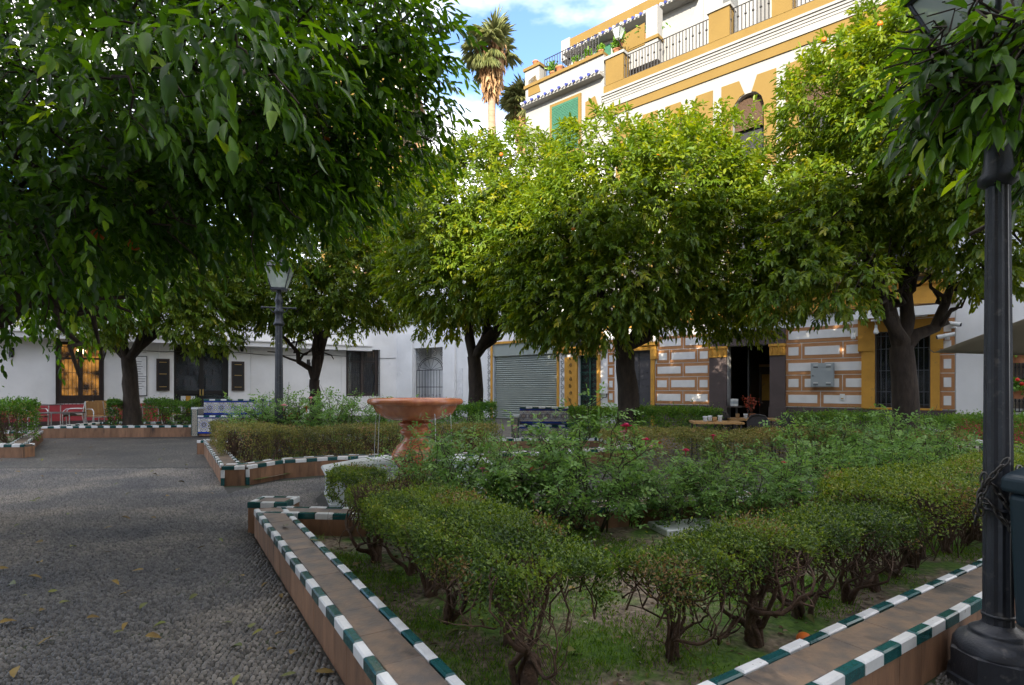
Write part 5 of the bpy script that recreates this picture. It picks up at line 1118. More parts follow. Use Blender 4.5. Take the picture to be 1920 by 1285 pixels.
# ------------------------------------------------------------------ rose bushes
def rose_bush_proto(seed, height, spread, ncanes, nleaf, leaf=.041, flowers=3):
    r = np.random.default_rng(seed); t = empty('rose_bush', (0, 0, 0))
    mb = MB(); S = []
    for i in range(ncanes):
        q = r.uniform(0, 6.28); rd = spread * r.random() ** .6; hh = height * r.uniform(.55, 1.08) * (1 - .25 * rd / spread); b = np.array([.12 * math.cos(q) * r.random(), .12 * math.sin(q) * r.random(), 0]); e = np.array([rd * math.cos(q), rd * math.sin(q), hh])
        P = limb_path(r, b, e, 8, .025, .05); mb.tube(P, list(np.linspace(.008, .0028, 8)), 4, caps=False)
        for k in range(2, 8):
            for _ in range(2 if k > 3 else 1):
                p = np.array(P[k]); e2 = p + norm(r.normal(0, 1, 3) + np.array([math.cos(q) * .5, math.sin(q) * .5, .35])) * r.uniform(.10, .30); mb.tube([tuple(p), tuple((p + e2) / 2 + r.normal(0, .01, 3)), tuple(e2)], [.0035, .003, .002], 3, caps=False); S.append((p, e2))
    mb.build('canes', MAT['cane'], t)['kind'] = 'stuff'
    ng = nleaf // 5; k = r.integers(0, len(S), ng); f = r.uniform(.2, 1.1, ng)[:, None]; p0 = np.array([s[0] for s in S])[k]; p1 = np.array([s[1] for s in S])[k]
    c = p0 + (p1 - p0) * f + r.normal(0, .035, (ng, 3)); ax = norm((p1 - p0) + r.normal(0, .6, (ng, 3)) * .2 + np.stack([c[:, 0], c[:, 1], 0 * c[:, 0]], 1) * .3); up = norm(np.array([0, 0, 1]) + r.normal(0, .4, (ng, 3))); sd = norm(np.cross(up, ax))
    pos, T, N_ = [], [], []
    for (a1, s1, fw) in ((.0, 1, .3), (.0, -1, .3), (.032, 1, .45), (.032, -1, .45), (.055, 0, 1)):
        pos.append(c + ax * a1); T.append(ax * fw + sd * s1 * .8 + np.array([0, 0, -.15])); N_.append(up)
    pos, T, N_ = np.concatenate(pos), norm(np.concatenate(T) + r.normal(0, .15, (ng * 5, 3))), np.concatenate(N_); Ls = leaf * np.tile(r.uniform(.7, 1.25, ng), 5)
    ti = np.clip(np.tile(r.normal(.42, .18, ng), 5) + r.normal(0, .06, ng * 5) + np.tile((r.random(ng) < .015) * .5, 5), 0, 1); pos[:, 2] = np.maximum(pos[:, 2], .05)
    V, F = leaves(pos, T, N_, Ls, Ls * .62, T4); F = np.concatenate([F[0::2][:, :3], F[1::2][:, :3]])
    o = bpy.data.objects.new('foliage', np_mesh('foliage', V, F, MAT['roseleaf'], np.repeat(ti, 4))); link(o, t); o['kind'] = 'stuff'
    return t, S, r
def rose_flower(parent, p, mat, s=.03):
    mb = MB(); rr = random.Random(int(abs(p[0]) * 1000))
    for ring, (n, rad, tilt) in enumerate(((3, .35, .1), (5, .7, .45), (6, 1.0, .9))):
        for k in range(n):
            q = 2 * math.pi * k / n + ring; c, s_ = math.cos(q), math.sin(q); w_ = s * .62
            b = Vector(p) + Vector((c * s * .1, s_ * s * .1, 0)); e = Vector(p) + Vector((c * s * rad * (.5 + tilt), s_ * s * rad * (.5 + tilt), s * (1.0 - .6 * tilt))); m_ = (b + e) / 2 + Vector((c, s_, 0)) * s * .25
            sd = Vector((-s_, c, 0)) * w_
            mb.add([b, m_ - sd, e - sd * .6, e + sd * .6, m_ + sd], [(0, 1, 4), (1, 2, 3, 4)], True)
    mb.tube([(p[0], p[1], p[2] - .06), (p[0], p[1], p[2] + .005)], [.002, .008], 5)
    return mb.build('rose', MAT[mat], parent)
protos = [rose_bush_proto(61, 1.0, .50, 16, 3600), rose_bush_proto(62, .85, .55, 16, 3600), rose_bush_proto(63, 1.1, .42, 12, 2600)]
protos_s = [rose_bush_proto(64, .75, .5, 15, 3000, .04), rose_bush_proto(65, .8, .55, 15, 3000, .04)]
used = {}
def rose_bush(kind, x, y, z, rz, sc, label, flowers=(), group='rose bushes in the planters'):
    pr = kind[0]
    t = pr if id(pr) not in used else copy_tree(pr); used[id(pr)] = 1
    t.location = (x, y, z); t.rotation_euler = (0, 0, rz); t.scale = (sc, sc, sc); tag(t, label, 'rose bush', group); return t
NB = [ # kind, u, ground Y, scale, label
    (0, 815, 5.0, .92, 'rose bush against the front of the white pool nearest the fountain stem'), (1, 885, 4.8, 1.05, 'thick rose bush just right of the fountain pool'), (2, 950, 5.0, .72, 'tall loose rose bush in front of the star tile bench'), (1, 1040, 4.6, 1.0, 'rose bush with bare base stems in the middle of the near planter'),
    (0, 1110, 4.9, 1.12, 'upright rose bush right of the middle carrying pink buds'), (2, 1190, 5.1, .76, 'slender rose bush before the low yellow green hedge'), (1, 1270, 5.0, .74, 'dark rose bush behind the white slab'), (0, 1345, 5.1, .74, 'rose bush behind the brown access cover'), (1, 1420, 5.0, .80, 'broad low rose bush with dry lower twigs'),
    (2, 1510, 5.3, .85, 'rose bush left of the tall tree trunk'), (0, 1580, 5.6, .85, 'dense rose bush before the long green hedge'), (1, 1650, 5.5, .84, 'rose bush under the thick trunk of the tallest tree'), (2, 1700, 5.9, .9, 'rose bush with tall red tipped shoots'), (0, 1770, 5.6, .80, 'rose bush left of the near lamp post'), (1, 1905, 5.6, .85, 'rose bush right of the near lamp post')]
bushes = {}
for i, (k, u, Y, sc, lb) in enumerate(NB):
    bushes[i] = rose_bush(protos[k], (u - 960) / FOC * Y, Y, .045, i * 1.9, sc, lb)
FB = [(0, 497, 10.6, 1.35, 'rose bush at the left end of the curved planter beside the tiled bench'), (1, 530, 10.3, 1.4, 'rose bush around the foot of the far lamp post'), (0, 590, 10.7, 1.42, 'rose bush before the low forked tree'), (1, 650, 10.4, 1.35, 'rose bush before the brown barred window'), (0, 715, 10.6, 1.3, 'rose bush left of the fountain bowl'),
      (1, 1540, 8.3, 1.0, 'rose bush before the left end of the long green hedge'), (0, 1620, 8.0, 1.05, 'rose bush with upright shoots below the barred window'), (1, 1720, 7.8, 1.05, 'rose bush at the foot of the thick tree trunk'), (0, 1340, 9.3, .55, 'rose bush in front of the plank tables'), (1, 1415, 9.3, .6, 'loose rose bush before the dark metal chair'), (0, 880, 10.2, .9, 'rose bush behind the fountain pedestal at the right')]
for i, (k, u, Y, sc, lb) in enumerate(FB):
    bushes[100 + i] = rose_bush(protos_s[k], (u - 960) / FOC * Y, Y, .05, i * 2.3 + 1, sc, lb)
def bloom(bi, u, v, Y, mat, s=.03):
    b = bushes[bi]; p = Vector(W(u, v, Y)) - b.location; R = Matrix.Rotation(-b.rotation_euler.z, 3, 'Z'); p = (R @ p) / b.scale.x; rose_flower(b, tuple(p), mat, s)
bloom(4, 1174, 801, 4.9, 'rose', .034); bloom(4, 1170, 812, 4.9, 'rose_pale', .024); bloom(5, 1211, 826, 5.0, 'rose', .036); bloom(5, 1221, 839, 5.0, 'rose_pale', .024); bloom(7, 1286, 846, 5.0, 'rose', .034); bloom(2, 966, 800, 5.0, 'rose_pale', .02)
bloom(9, 1469, 869, 5.2, 'rose', .026); bloom(101, 532, 762, 10.0, 'rose_pale', .036); bloom(102, 583, 748, 10.4, 'rose_pale', .03); bloom(102, 575, 765, 10.2, 'geranium', .03); bloom(1, 905, 880, 4.6, 'rose_pale', .018); bloom(8, 1337, 818, 5.0, 'rose', .022)

# grass and moss in the near planter
def grass(name, poly, z, n, h, seed, thr=.5, lab=None):
    r = np.random.default_rng(seed); pl_ = np.array([(p[0], p[1]) for p in poly]); lo, hi = pl_.min(0), pl_.max(0); P = r.uniform(lo, hi, (n * 2, 2)); ins = np.zeros(len(P), bool); j = len(pl_) - 1
    for i in range(len(pl_)):
        a_, b_ = pl_[i], pl_[j]; c_ = ((a_[1] > P[:, 1]) != (b_[1] > P[:, 1])) & (P[:, 0] < (b_[0] - a_[0]) * (P[:, 1] - a_[1]) / (b_[1] - a_[1] + 1e-9) + a_[0]); ins ^= c_; j = i
    f = np.sin(P[:, 0] * 2.3 + 1) * np.sin(P[:, 1] * 2.9 + .5) + .6 * np.sin(P[:, 0] * 5.1 + P[:, 1] * 3.7) + .4 * np.sin(P[:, 1] * 8.3 - P[:, 0] * 4.1) + r.normal(0, .3, len(P))
    P = P[ins & (f > thr)][:n]; m = len(P); p3 = np.concatenate([P, np.full((m, 1), z)], 1); T = norm(r.normal(0, .55, (m, 3)) * np.array([1, 1, .2]) + np.array([0, 0, 1])); N_ = norm(r.normal(0, 1, (m, 3)) * np.array([1, 1, .1])); Ls = h * r.uniform(.4, 1.4, m)
    V, F = leaves(p3, T, N_, Ls, np.full(m, .0045), T4); F = np.concatenate([F[0::2][:, :3], F[1::2][:, :3]])
    o = bpy.data.objects.new(name, np_mesh(name, V, F, MAT['grass'], np.repeat(np.clip(r.normal(.5, .25, m), 0, 1), 4))); link(o); tag(o, lab, 'grass', None, 'stuff'); return o
grass('grass', [along(A, E1, .3, N1, .28), along(A, E1, 4.3, N1, .28), along(RW, E2, 3.5, N2, .28), (4.5, 5.8), (1.4, 5.1), (-1.2, 4.7)], .045, 80000, .030, 71, .22, 'short bright green grass and moss on the soil of the near planter')
# grass tuft
r = np.random.default_rng(5); t = empty('grass_tuft', gpt(1365, 985, .045), 0, 'tuft of long arching grass beside the brown access cover', 'plant'); mb = MB()
for i in range(34):
    q = r.uniform(0, 6.28); ln = r.uniform(.2, .42); P = [(.02 * math.cos(q) + ln * .75 * s * s * math.cos(q), .02 * math.sin(q) + ln * .75 * s * s * math.sin(q), ln * (1.15 * s - .55 * s * s)) for s in np.linspace(0, 1, 6)]; mb.tube(P, [.004, .004, .0035, .003, .002, .001], 3, caps=False)
MAT['blade'] = M('long_grass_blade', (.07, .14, .025), (.10, .15, .04), rough=.5, bump=0); mb.build('blades', MAT['blade'], t)['kind'] = 'stuff'

# ------------------------------------------------------------------ palms and conifer behind the roofs
def palm(label, base, h, cr, seed, dry=True):
    r = np.random.default_rng(seed); t = empty('palm_tree', base, 0, label, 'tree', 'palms behind the roofs'); mb = MB(); P = [(r.normal(0, .05), 0, h * i / 10) for i in range(11)]; mb.tube(P, list(np.linspace(.42, .25, 11)), 9); mb.build('trunk', MAT['palmbark'], t)
    def fans(n, el0, el1, col, name, stalk, blade, sag):
        pos, T, N_, Ls, ti, st = [], [], [], [], [], MB()
        for i in range(n):
            q = r.uniform(0, 6.28); el = r.uniform(el0, el1); d = np.array([math.cos(q) * math.cos(el), math.sin(q) * math.cos(el), math.sin(el)]); s_ = stalk * r.uniform(.7, 1.15); o_ = np.array([0, 0, h - r.uniform(0, .8)]); e = o_ + d * s_ + np.array([0, 0, -sag * s_])
            st.tube([tuple(o_), tuple((o_ + e) / 2 + np.array([0, 0, .12 * s_])), tuple(e)], [.04, .03, .02], 4, caps=False)
            d2 = norm(d + np.array([0, 0, -sag * 1.2])); sd = norm(np.cross(d2, [0, 0, 1.0])); up = np.cross(sd, d2)
            for k in range(30):
                th = (k / 29 - .5) * 3.6; dd = d2 * math.cos(th) + sd * math.sin(th) + np.array([0, 0, -.35 - .25 * abs(th)]) + r.normal(0, .06, 3); pos.append(e); T.append(dd); N_.append(up + r.normal(0, .2, 3)); Ls.append(blade * r.uniform(.75, 1.1) * (1 - .12 * abs(th))); ti.append(r.normal(.45, .2))
        V, F = leaves(np.array(pos), np.array(T), norm(np.array(N_)), np.array(Ls), np.full(len(pos), .075), T6); o = bpy.data.objects.new(name, np_mesh(name, V, F, MAT[col], np.repeat(np.clip(ti, 0, 1), 6))); link(o, t); o['kind'] = 'stuff'
        st.build(name + '_stalk', MAT['cane'], t)['kind'] = 'stuff'
    fans(54, -.7, 1.35, 'palm', 'fronds', cr * .55, cr * .55, .18)
    if dry:
        pos, T, Ls = [], [], []
        for i in range(900):
            q = r.uniform(0, 6.28); z = r.uniform(0, 1); rad = (.35 + .65 * (1 - z)) * r.uniform(.5, 1.0) * cr * .42; pos.append((rad * math.cos(q), rad * math.sin(q), h - .3 - z * cr * 1.35)); T.append((.15 * math.cos(q), .15 * math.sin(q), -1)); Ls.append(r.uniform(.6, 1.3))
        pos, T = np.array(pos), np.array(T) + r.normal(0, .12, (900, 3)); V, F = leaves(pos, T, norm(r.normal(0, 1, (900, 3)) * np.array([1, 1, .1])), np.array(Ls), np.full(900, .16), T6); o = bpy.data.objects.new('dry_skirt', np_mesh('dry_skirt', V, F, MAT['palmdry'], np.repeat(r.random(900), 6))); link(o, t); o['kind'] = 'stuff'
    return t
MAT['palmbark'] = M('palm_bark', (.30, .20, .13), (.20, .13, .085), rough=.95, scale=2, stretch=(1, 1, 6), bump=.6, bscale=12)
p = ypt(922, 75, 40); palm('tall fan palm with shaggy dry skirt against the blue sky', (p.x, 40, 0), p.z, 2.35, 81)
p = ypt(972, 185, 44); palm('shorter fan palm half hidden by the white terraced house', (p.x + .5, 44, 0), p.z, 2.3, 82)
r = np.random.default_rng(9); p = ypt(795, 205, 42); t = empty('conifer_tree', (p.x, 42, 0), 0, 'dark conifer beside the white house corner below the sky', 'tree')
MB().tube([(0, 0, 0), (.1, 0, p.z * .6), (0, 0, p.z)], [.4, .25, .05], 8).build('trunk', MAT['bark'], t)
mb = MB(); S = []
for i in range(70):
    z = p.z * r.uniform(.25, 1.0); q = r.uniform(0, 6.28); ln = (p.z - z) * .10 + r.uniform(.5, 1.5); e = np.array([ln * math.cos(q), ln * math.sin(q), z + .15 * ln]); mb.tube([(0, 0, z - .1), tuple(e * np.array([.5, .5, 1])), tuple(e)], [.06, .04, .02], 4, caps=False)
    for s in range(110): f = r.uniform(.15, 1.05); S.append(np.array([0, 0, z - .1]) * (1 - f) + e * f + r.normal(0, .20, 3))
mb.build('branches', MAT['bark'], t); S = np.array(S); Ls = r.uniform(.16, .36, len(S)); V, F = leaves(S, norm(r.normal(0, 1, S.shape)), norm(r.normal(0, 1, S.shape)), Ls, Ls * .35, T4); F = np.concatenate([F[0::2][:, :3], F[1::2][:, :3]])
o = bpy.data.objects.new('crown', np_mesh('crown', V, F, MAT['conifer'], np.repeat(r.random(len(S)), 4))); link(o, t); o['kind'] = 'stuff'
# ------------------------------------------------------------------ lamp posts
def lamp_post(label, x, y, sc, rz=0):
    t = empty('lamp_post', (x, y, 0), rz, label, 'street lamp', 'lamp posts of the plaza')
    b = MB(); b.lathe([(.20 * sc, -.03), (.20 * sc, .03), (.185 * sc, .035), (.185 * sc, .155), (.17 * sc, .165)], 8, sm=False, rot=math.pi / 8); b.build('octagonal_base', MAT['lamp'], t)
    MB().lathe([(.171 * sc, .164), (.168 * sc, .185), (.15 * sc, .215), (.118 * sc, .236), (.105 * sc, .24), (.11 * sc, .25), (.098 * sc, .26), (.072 * sc, .275), (.062 * sc, .29)], 28).build('bell_foot', MAT['lamp'], t)
    s_ = MB(); n = 24; prof = [(.060, .285), (.0585, .40), (.0565, 1.0), (.0525, 1.6), (.049, 2.1), (.047, 2.38)]
    V = []
    for r, z in prof:
        for k in range(n): q = 2 * math.pi * k / n; rr = r * sc * (1.0 if k % 2 == 0 else .90); V.append((rr * math.cos(q), rr * math.sin(q), z))
    s_.add(V, [(i * n + k, i * n + (k + 1) % n, (i + 1) * n + (k + 1) % n, (i + 1) * n + k) for i in range(len(prof) - 1) for k in range(n)], False); s_.build('fluted_shaft', MAT['lamp'], t)
    for z in (.33, .83): MB().lathe([(.057 * sc, z - .008), (.0625 * sc, z - .006), (.0625 * sc, z + .006), (.057 * sc, z + .008)], 24).build('shaft_band', MAT['lamp'], t)
    MB().lathe([(.05 * sc, 2.36), (.075 * sc, 2.38), (.075 * sc, 2.41), (.06 * sc, 2.43), (.052 * sc, 2.50), (.05 * sc, 2.58), (.066 * sc, 2.60), (.066 * sc, 2.63), (.05 * sc, 2.66), (.045 * sc, 2.76), (.06 * sc, 2.80), (.05 * sc, 2.84), (.035 * sc, 2.92), (.03 * sc, 2.99)], 20).build('capital', MAT['lamp'], t)
    mb = MB().tube([(-.27, 0, 2.68), (.27, 0, 2.68)], .016, 8)
    for s2 in (-1, 1): mb.sphere((s2 * .28, 0, 2.68), .026, 8, 6); mb.tube([(s2 * .16, 0, 2.68), (s2 * .12, 0, 2.62), (s2 * .05, 0, 2.58)], .010, 6)
    mb.build('ladder_bar', MAT['lamp'], t)
    # lantern: tapered square frame with four panes, hipped cap and finial
    w0, w1, z0, z1 = .120, .225, 3.02, 3.38
    mb = MB(); mb.box(-w0 - .01, w0 + .01, -w0 - .01, w0 + .01, 2.985, 3.02)
    C0 = [(-w0, -w0), (w0, -w0), (w0, w0), (-w0, w0)]; C1 = [(-w1, -w1), (w1, -w1), (w1, w1), (-w1, w1)]
    for p, q in zip(C0, C1): mb.tube([(*p, z0), (*q, z1)], .011, 5)
    for k in range(4):
        mb.tube([(*C0[k], z0), (*C0[(k + 1) % 4], z0)], .012, 5); mb.tube([(*C1[k], z1), (*C1[(k + 1) % 4], z1)], .014, 5)
    mb.build('lantern_frame', MAT['lamp'], t)
    for k in range(4):
        a_, b_ = C0[k], C0[(k + 1) % 4]; c_, d_ = C1[(k + 1) % 4], C1[k]; mb = MB(); mb.add([(*a_, z0), (*b_, z0), (*c_, z1), (*d_, z1)], [(0, 1, 2, 3)]); mb.build('lantern_pane', MAT['lampglass'], t)
    mb = MB(); w = w1 + .02
    mb.add([(-w, -w, z1), (w, -w, z1), (w, w, z1), (-w, w, z1), (-.10, -.10, z1 + .13), (.10, -.10, z1 + .13), (.10, .10, z1 + .13), (-.10, .10, z1 + .13)], [(0, 1, 5, 4), (1, 2, 6, 5), (2, 3, 7, 6), (3, 0, 4, 7), (0, 3, 2, 1), (4, 5, 6, 7)])
    mb.add([(-.11, -.11, z1 + .13), (.11, -.11, z1 + .13), (.11, .11, z1 + .13), (-.11, .11, z1 + .13), (-.03, -.03, z1 + .24), (.03, -.03, z1 + .24), (.03, .03, z1 + .24), (-.03, .03, z1 + .24)], [(0, 1, 5, 4), (1, 2, 6, 5), (2, 3, 7, 6), (3, 0, 4, 7), (0, 3, 2, 1), (4, 5, 6, 7)])
    mb.tube([(0, 0, z1 + .24), (0, 0, z1 + .30), (0, 0, z1 + .33), (0, 0, z1 + .40)], [.02, .03, .015, .003], 8); mb.build('lantern_cap', MAT['lamp'], t)
    MB().lathe([(.02, 3.02), (.025, 3.1), (.045, 3.16), (.05, 3.22), (.035, 3.27), (.001, 3.29)], 14).build('lamp_bulb', MAT['plastic_w'], t)
    return t
lamp_post('dark fluted lamp post with octagonal foot standing at the right foreground', 2.135, 2.46, .95, .08).scale = (1, 1, .925)
lamp_post('far dark lamp post with green glass lantern among the rose bushes at the left', (523 - 960) / FOC * 10.2, 10.2, 1.3, .25).scale = (1, 1, 1.03)
# litter bin chained to the near post
bt = empty('litter_bin', (2.335, 2.25, 0), .10, 'dark blue grey plastic litter bin chained to the near lamp post', 'litter bin')
mb = MB(); hw0, hw1 = .215, .237; z0, z1 = .30, .86
mb.add([(-hw0, -.13, z0), (hw0, -.13, z0), (hw0, .13, z0), (-hw0, .13, z0), (-hw1, -.16, z1), (hw1, -.16, z1), (hw1, .14, z1), (-hw1, .14, z1)], [(0, 3, 2, 1), (0, 1, 5, 4), (1, 2, 6, 5), (2, 3, 7, 6), (3, 0, 4, 7), (4, 5, 6, 7)]); o = mb.build('bin_body', MAT['bin'], bt)
bv = o.modifiers.new('bevel', 'BEVEL'); bv.width = .025; bv.segments = 3
mb = MB(); mb.add([(-.25, -.18, z1 + .002), (.25, -.18, z1 + .002), (.25, .16, z1 + .002), (-.25, .16, z1 + .002), (-.25, -.18, z1 + .07), (.25, -.18, z1 + .07), (.25, .16, z1 + .07), (-.25, .16, z1 + .07), (-.15, -.08, z1 + .135), (.15, -.08, z1 + .135), (.15, .10, z1 + .135), (-.15, .10, z1 + .135)],
       [(0, 3, 2, 1), (0, 1, 5, 4), (1, 2, 6, 5), (2, 3, 7, 6), (3, 0, 4, 7), (4, 5, 9, 8), (5, 6, 10, 9), (6, 7, 11, 10), (7, 4, 8, 11), (8, 9, 10, 11)]); o = mb.build('bin_lid', MAT['bin'], bt); bv = o.modifiers.new('bevel', 'BEVEL'); bv.width = .018; bv.segments = 3
MB().box(-.236, -.225, -.10, -.04, .74, .80).build('bin_latch', MAT['greymetal'], bt)
MB().box(-.2285, -.222, -.155, -.115, .70, .79).build('white_sticker', MAT['paper'], bt)
# chain hanging round the post
ch = empty('steel_chain', (2.135, 2.46, 0), 0, 'dark steel chain looped around the near lamp post above the bin', 'chain')
def chain(path, ln=.036):
    P = [Vector(p) for p in path]; D = [0]
    for a_, b_ in zip(P, P[1:]): D.append(D[-1] + (b_ - a_).length)
    n = int(D[-1] / ln); me = None
    ring = MB(); ring.tube([(.0, .0105 * math.sin(q), .024 * math.cos(q)) for q in np.linspace(0, 2 * math.pi, 13)], .0048, 6, caps=False); me = bpy.data.meshes.get('chain_link') or ring.mesh('chain_link', MAT['chain'])
    for k in range(n):
        s = (k + .5) * ln; i = max(j for j in range(len(P) - 1) if D[j] <= s); p = P[i].lerp(P[i + 1], (s - D[i]) / (D[i + 1] - D[i])); d = (P[i + 1] - P[i]).normalized()
        inst('link', me, ch, M=Matrix.Translation(p) @ d.to_track_quat('Z', 'Y').to_matrix().to_4x4() @ Matrix.Rotation(math.pi / 2 * (k % 2) + .5, 4, 'Z'))
R_ = .068
for dz, hang in ((0, 0), (-.045, .05)):
    chain([(R_ * math.cos(q), R_ * math.sin(q), 0.93 + dz + .035 * math.cos(q) - hang * max(0, -math.cos(q - .6)) - .16 * max(0, math.sin((q + 2.9) / 1.0)) ** 2 * (q < -1.5)) for q in np.linspace(-.6, -math.pi * 1.05, 12)])
chain([(-.09, -.035, .93), (-.105, -.03, .82), (-.10, -.03, .74)]); chain([(-.04, -.095, 1.0), (-.085, -.05, .90), (-.108, -.02, .80), (-.10, 0, .70)])
# ------------------------------------------------------------------ cafe furniture at the left
MAT['dark_metal'] = M('dark_chair_metal', (.05, .045, .045), (.035, .03, .03), rough=.5, bump=0)
def wicker_chair(label, x, y, rz):
    c = empty('cafe_chair', (x, y, 0), rz, label, 'chair', 'wicker cafe chairs on the left terrace')
    mb = MB()
    for s in (-.27, .27):
        mb.tube([(s, -.26, 0), (s, -.27, .40), (s, -.25, .58), (s, -.18, .645), (s, .05, .65), (s, .22, .64)], .014, 7); mb.tube([(s, .30, 0), (s * .96, .22, .42), (s * .9, .30, .88)], .014, 7)
    mb.tube([(-.27, -.26, .40), (.27, -.26, .40)], .012, 6); mb.tube([(-.26, .22, .40), (.26, .22, .40)], .012, 6); mb.build('frame', MAT['steel'], c)
    MB().box(-.255, .255, -.25, .22, .415, .44).build('seat', MAT['wicker'], c)
    R = Matrix.Translation((0, .235, .45)) @ Matrix.Rotation(-.17, 4, 'X')
    mb = MB(); P = [(-.23, 0), (.23, 0), (.25, .36), (.18, .44), (-.18, .44), (-.25, .36)]
    mb.add([R @ Vector((p[0], -.012, p[1])) for p in P] + [R @ Vector((p[0], .012, p[1])) for p in P], [(0, 1, 2, 3, 4, 5), (11, 10, 9, 8, 7, 6)] + [(i, i + 6, (i + 1) % 6 + 6, (i + 1) % 6) for i in range(6)]); b = mb.build('backrest', MAT['wicker'], c)
    for k in range(5):
        MB().box(-.20 + k * .09, -.155 + k * .09, -.018, -.011, .04, .40, R).build('back_slat', MAT['plank'], b)
    return c
def table(label, x, y, w, d, h, top, leg, cat_group, planks=0, rz=0):
    t = empty('cafe_table', (x, y, 0), rz, label, 'table', cat_group)
    if planks:
        for k in range(planks): MB().cbox(-w / 2, w / 2, -d / 2 + k * d / planks + .004, -d / 2 + (k + 1) * d / planks - .004, h - .035, h, .004).build('plank', MAT[top], t)
    else: MB().cbox(-w / 2, w / 2, -d / 2, d / 2, h - .03, h, .005).build('tabletop', MAT[top], t)
    for sx in (-1, 1):
        for sy in (-1, 1): MB().tube([(sx * (w / 2 - .05), sy * (d / 2 - .05), 0), (sx * (w / 2 - .05), sy * (d / 2 - .05), h - .035)], .016, 7).build('leg', MAT[leg], t)
    return t
GX = lambda u, Y: (u - 960) / FOC * Y
wicker_chair('wicker cafe chair facing left with a white cloth on its seat', GX(141, 17.9), 17.9, -math.pi / 2 + .5)
wicker_chair('wicker cafe chair facing right with its back beside the lit window', GX(186, 17.6), 17.6, math.pi / 2 - .5)
wicker_chair('wicker cafe chair just behind and left of the one facing right', GX(197, 18.6), 18.6, math.pi / 2 - .6)
wicker_chair('wicker cafe chair half hidden behind the dark shrub at the left edge', GX(62, 17.4), 17.4, math.pi / 2 - .4)
wicker_chair('wicker cafe chair at the very left edge of the terrace', GX(6, 17.8), 17.8, -1.2)
wicker_chair('wicker cafe chair behind the right shrub of the long planter', GX(320, 18.9), 18.9, 1.3)
table('dark topped cafe table in front with aluminium legs', GX(113, 17.4), 17.4, 1.15, .7, .55, 'tabletop', 'steel', 'cafe tables on the left terrace')
table('farther dark topped cafe table against the white wall', GX(78, 19.2), 19.2, 1.0, .6, .74, 'tabletop', 'steel', 'cafe tables on the left terrace')
table('cafe table behind the long planter right of the trunk', GX(285, 18.9), 18.9, 1.1, .65, .66, 'tabletop', 'steel', 'cafe tables on the left terrace')
e = empty('folded_cloth', (GX(141, 17.9) - .05, 17.9, .441), .2, 'white folded cloth lying on the wicker chair seat', 'cloth'); mb = MB()
for k in range(3): mb.cbox(-.22 + .01 * k, .2 - .02 * k, -.2, .2, .018 * k, .018 * k + .017, .006)
mb.build('cloth_fold', MAT['paper'], e)
e = empty('ash_tray', (GX(78, 19.2), 19.1, .741), 0, 'small white and red pot on the farther cafe table', 'pot'); MB().lathe([(.05, 0), (.06, .03), (.06, .05)], 12).build('pot_foot', MAT['red'], e); MB().lathe([(.062, .05), (.065, .09), (.05, .10)], 12).build('pot_rim', MAT['paper'], e)

# ------------------------------------------------------------------ plank tables and metal chairs before the restaurant
def metal_chair(label, x, y, rz):
    c = empty('metal_chair', (x, y, 0), rz, label, 'chair', 'dark metal chairs at the plank tables'); mb = MB()
    for s in (-.19, .19): mb.tube([(s, -.2, 0), (s, -.18, .42)], .013, 6); mb.tube([(s * 1.05, .24, 0), (s, .19, .42), (s * .95, .25, .70), (s * .6, .27, .80), (0, .275, .82)], .013, 6)
    mb.build('frame', MAT['dark_metal'], c); MB().cbox(-.2, .2, -.2, .2, .42, .44, .006).build('seat', MAT['dark_metal'], c)
    P = [(-.18, .50), (.18, .50), (.19, .68), (.11, .80), (-.11, .80), (-.19, .68)]
    mb = MB(); mb.poly(P, .235, .25); mb.build('backrest', MAT['dark_metal'], c); return c
t1 = table('pine plank table carrying glasses at the left before the dark entrance', GX(1342, 10.3), 10.3, .86, .62, .69, 'plank', 'dark_metal', 'plank tables before the restaurant', 5, -.15)
t2 = table('pine plank table with red leaved plant before the dark entrance', GX(1412, 11.3), 11.3, .95, .62, .69, 'plank', 'dark_metal', 'plank tables before the restaurant', 5, -.15)
metal_chair('dark metal chair behind the first plank table', GX(1366, 11.2), 11.2, .2); metal_chair('dark metal chair at the right end of the plank tables beside the hedge', GX(1456, 10.6), 10.6, -1.3); metal_chair('dark metal chair near the front corner of the second plank table', GX(1425, 10.4), 10.4, 2.6)
for k, (u, Y, h, mt, lb) in enumerate(((1322, 10.2, .085, 'drinkglass', 'leftmost clear glass on the first plank table'), (1331, 10.35, .09, 'drinkglass', 'second clear glass on the first plank table'), (1340, 10.2, .07, 'wicker', 'small tan jar in the middle of the first plank table'), (1350, 10.3, .095, 'drinkglass', 'tall clear glass at the right end of the first plank table'), (1383, 11.3, .08, 'wicker', 'tan jar at the left end of the second plank table'), (1398, 11.2, .085, 'drinkglass', 'clear glass beside the red leaved plant'))):
    e = empty('glass' if mt == 'drinkglass' else 'jar', (GX(u, Y), Y, .69), 0, lb, 'glass' if mt == 'drinkglass' else 'jar'); MB().lathe([(.03, 0), (.036, .01), (.04, h), (.034, h), (.03, .015), (.001, .012)], 12).build('body', MAT[mt], e); MB().lathe([(.041, h - .004), (.043, h + .012), (.001, h + .014)], 12).build('lid', MAT['plank'] if mt != 'drinkglass' else MAT['paper'], e)
r = np.random.default_rng(12); e = empty('potted_plant', (GX(1410, 11.25), 11.25, .69), 0, 'red leaved plant in a small pot on the second plank table', 'plant'); MB().lathe([(.05, 0), (.065, .10), (.07, .10), (.06, .09)], 12).build('pot', MAT['pot'], e)
mb = MB(); S = []
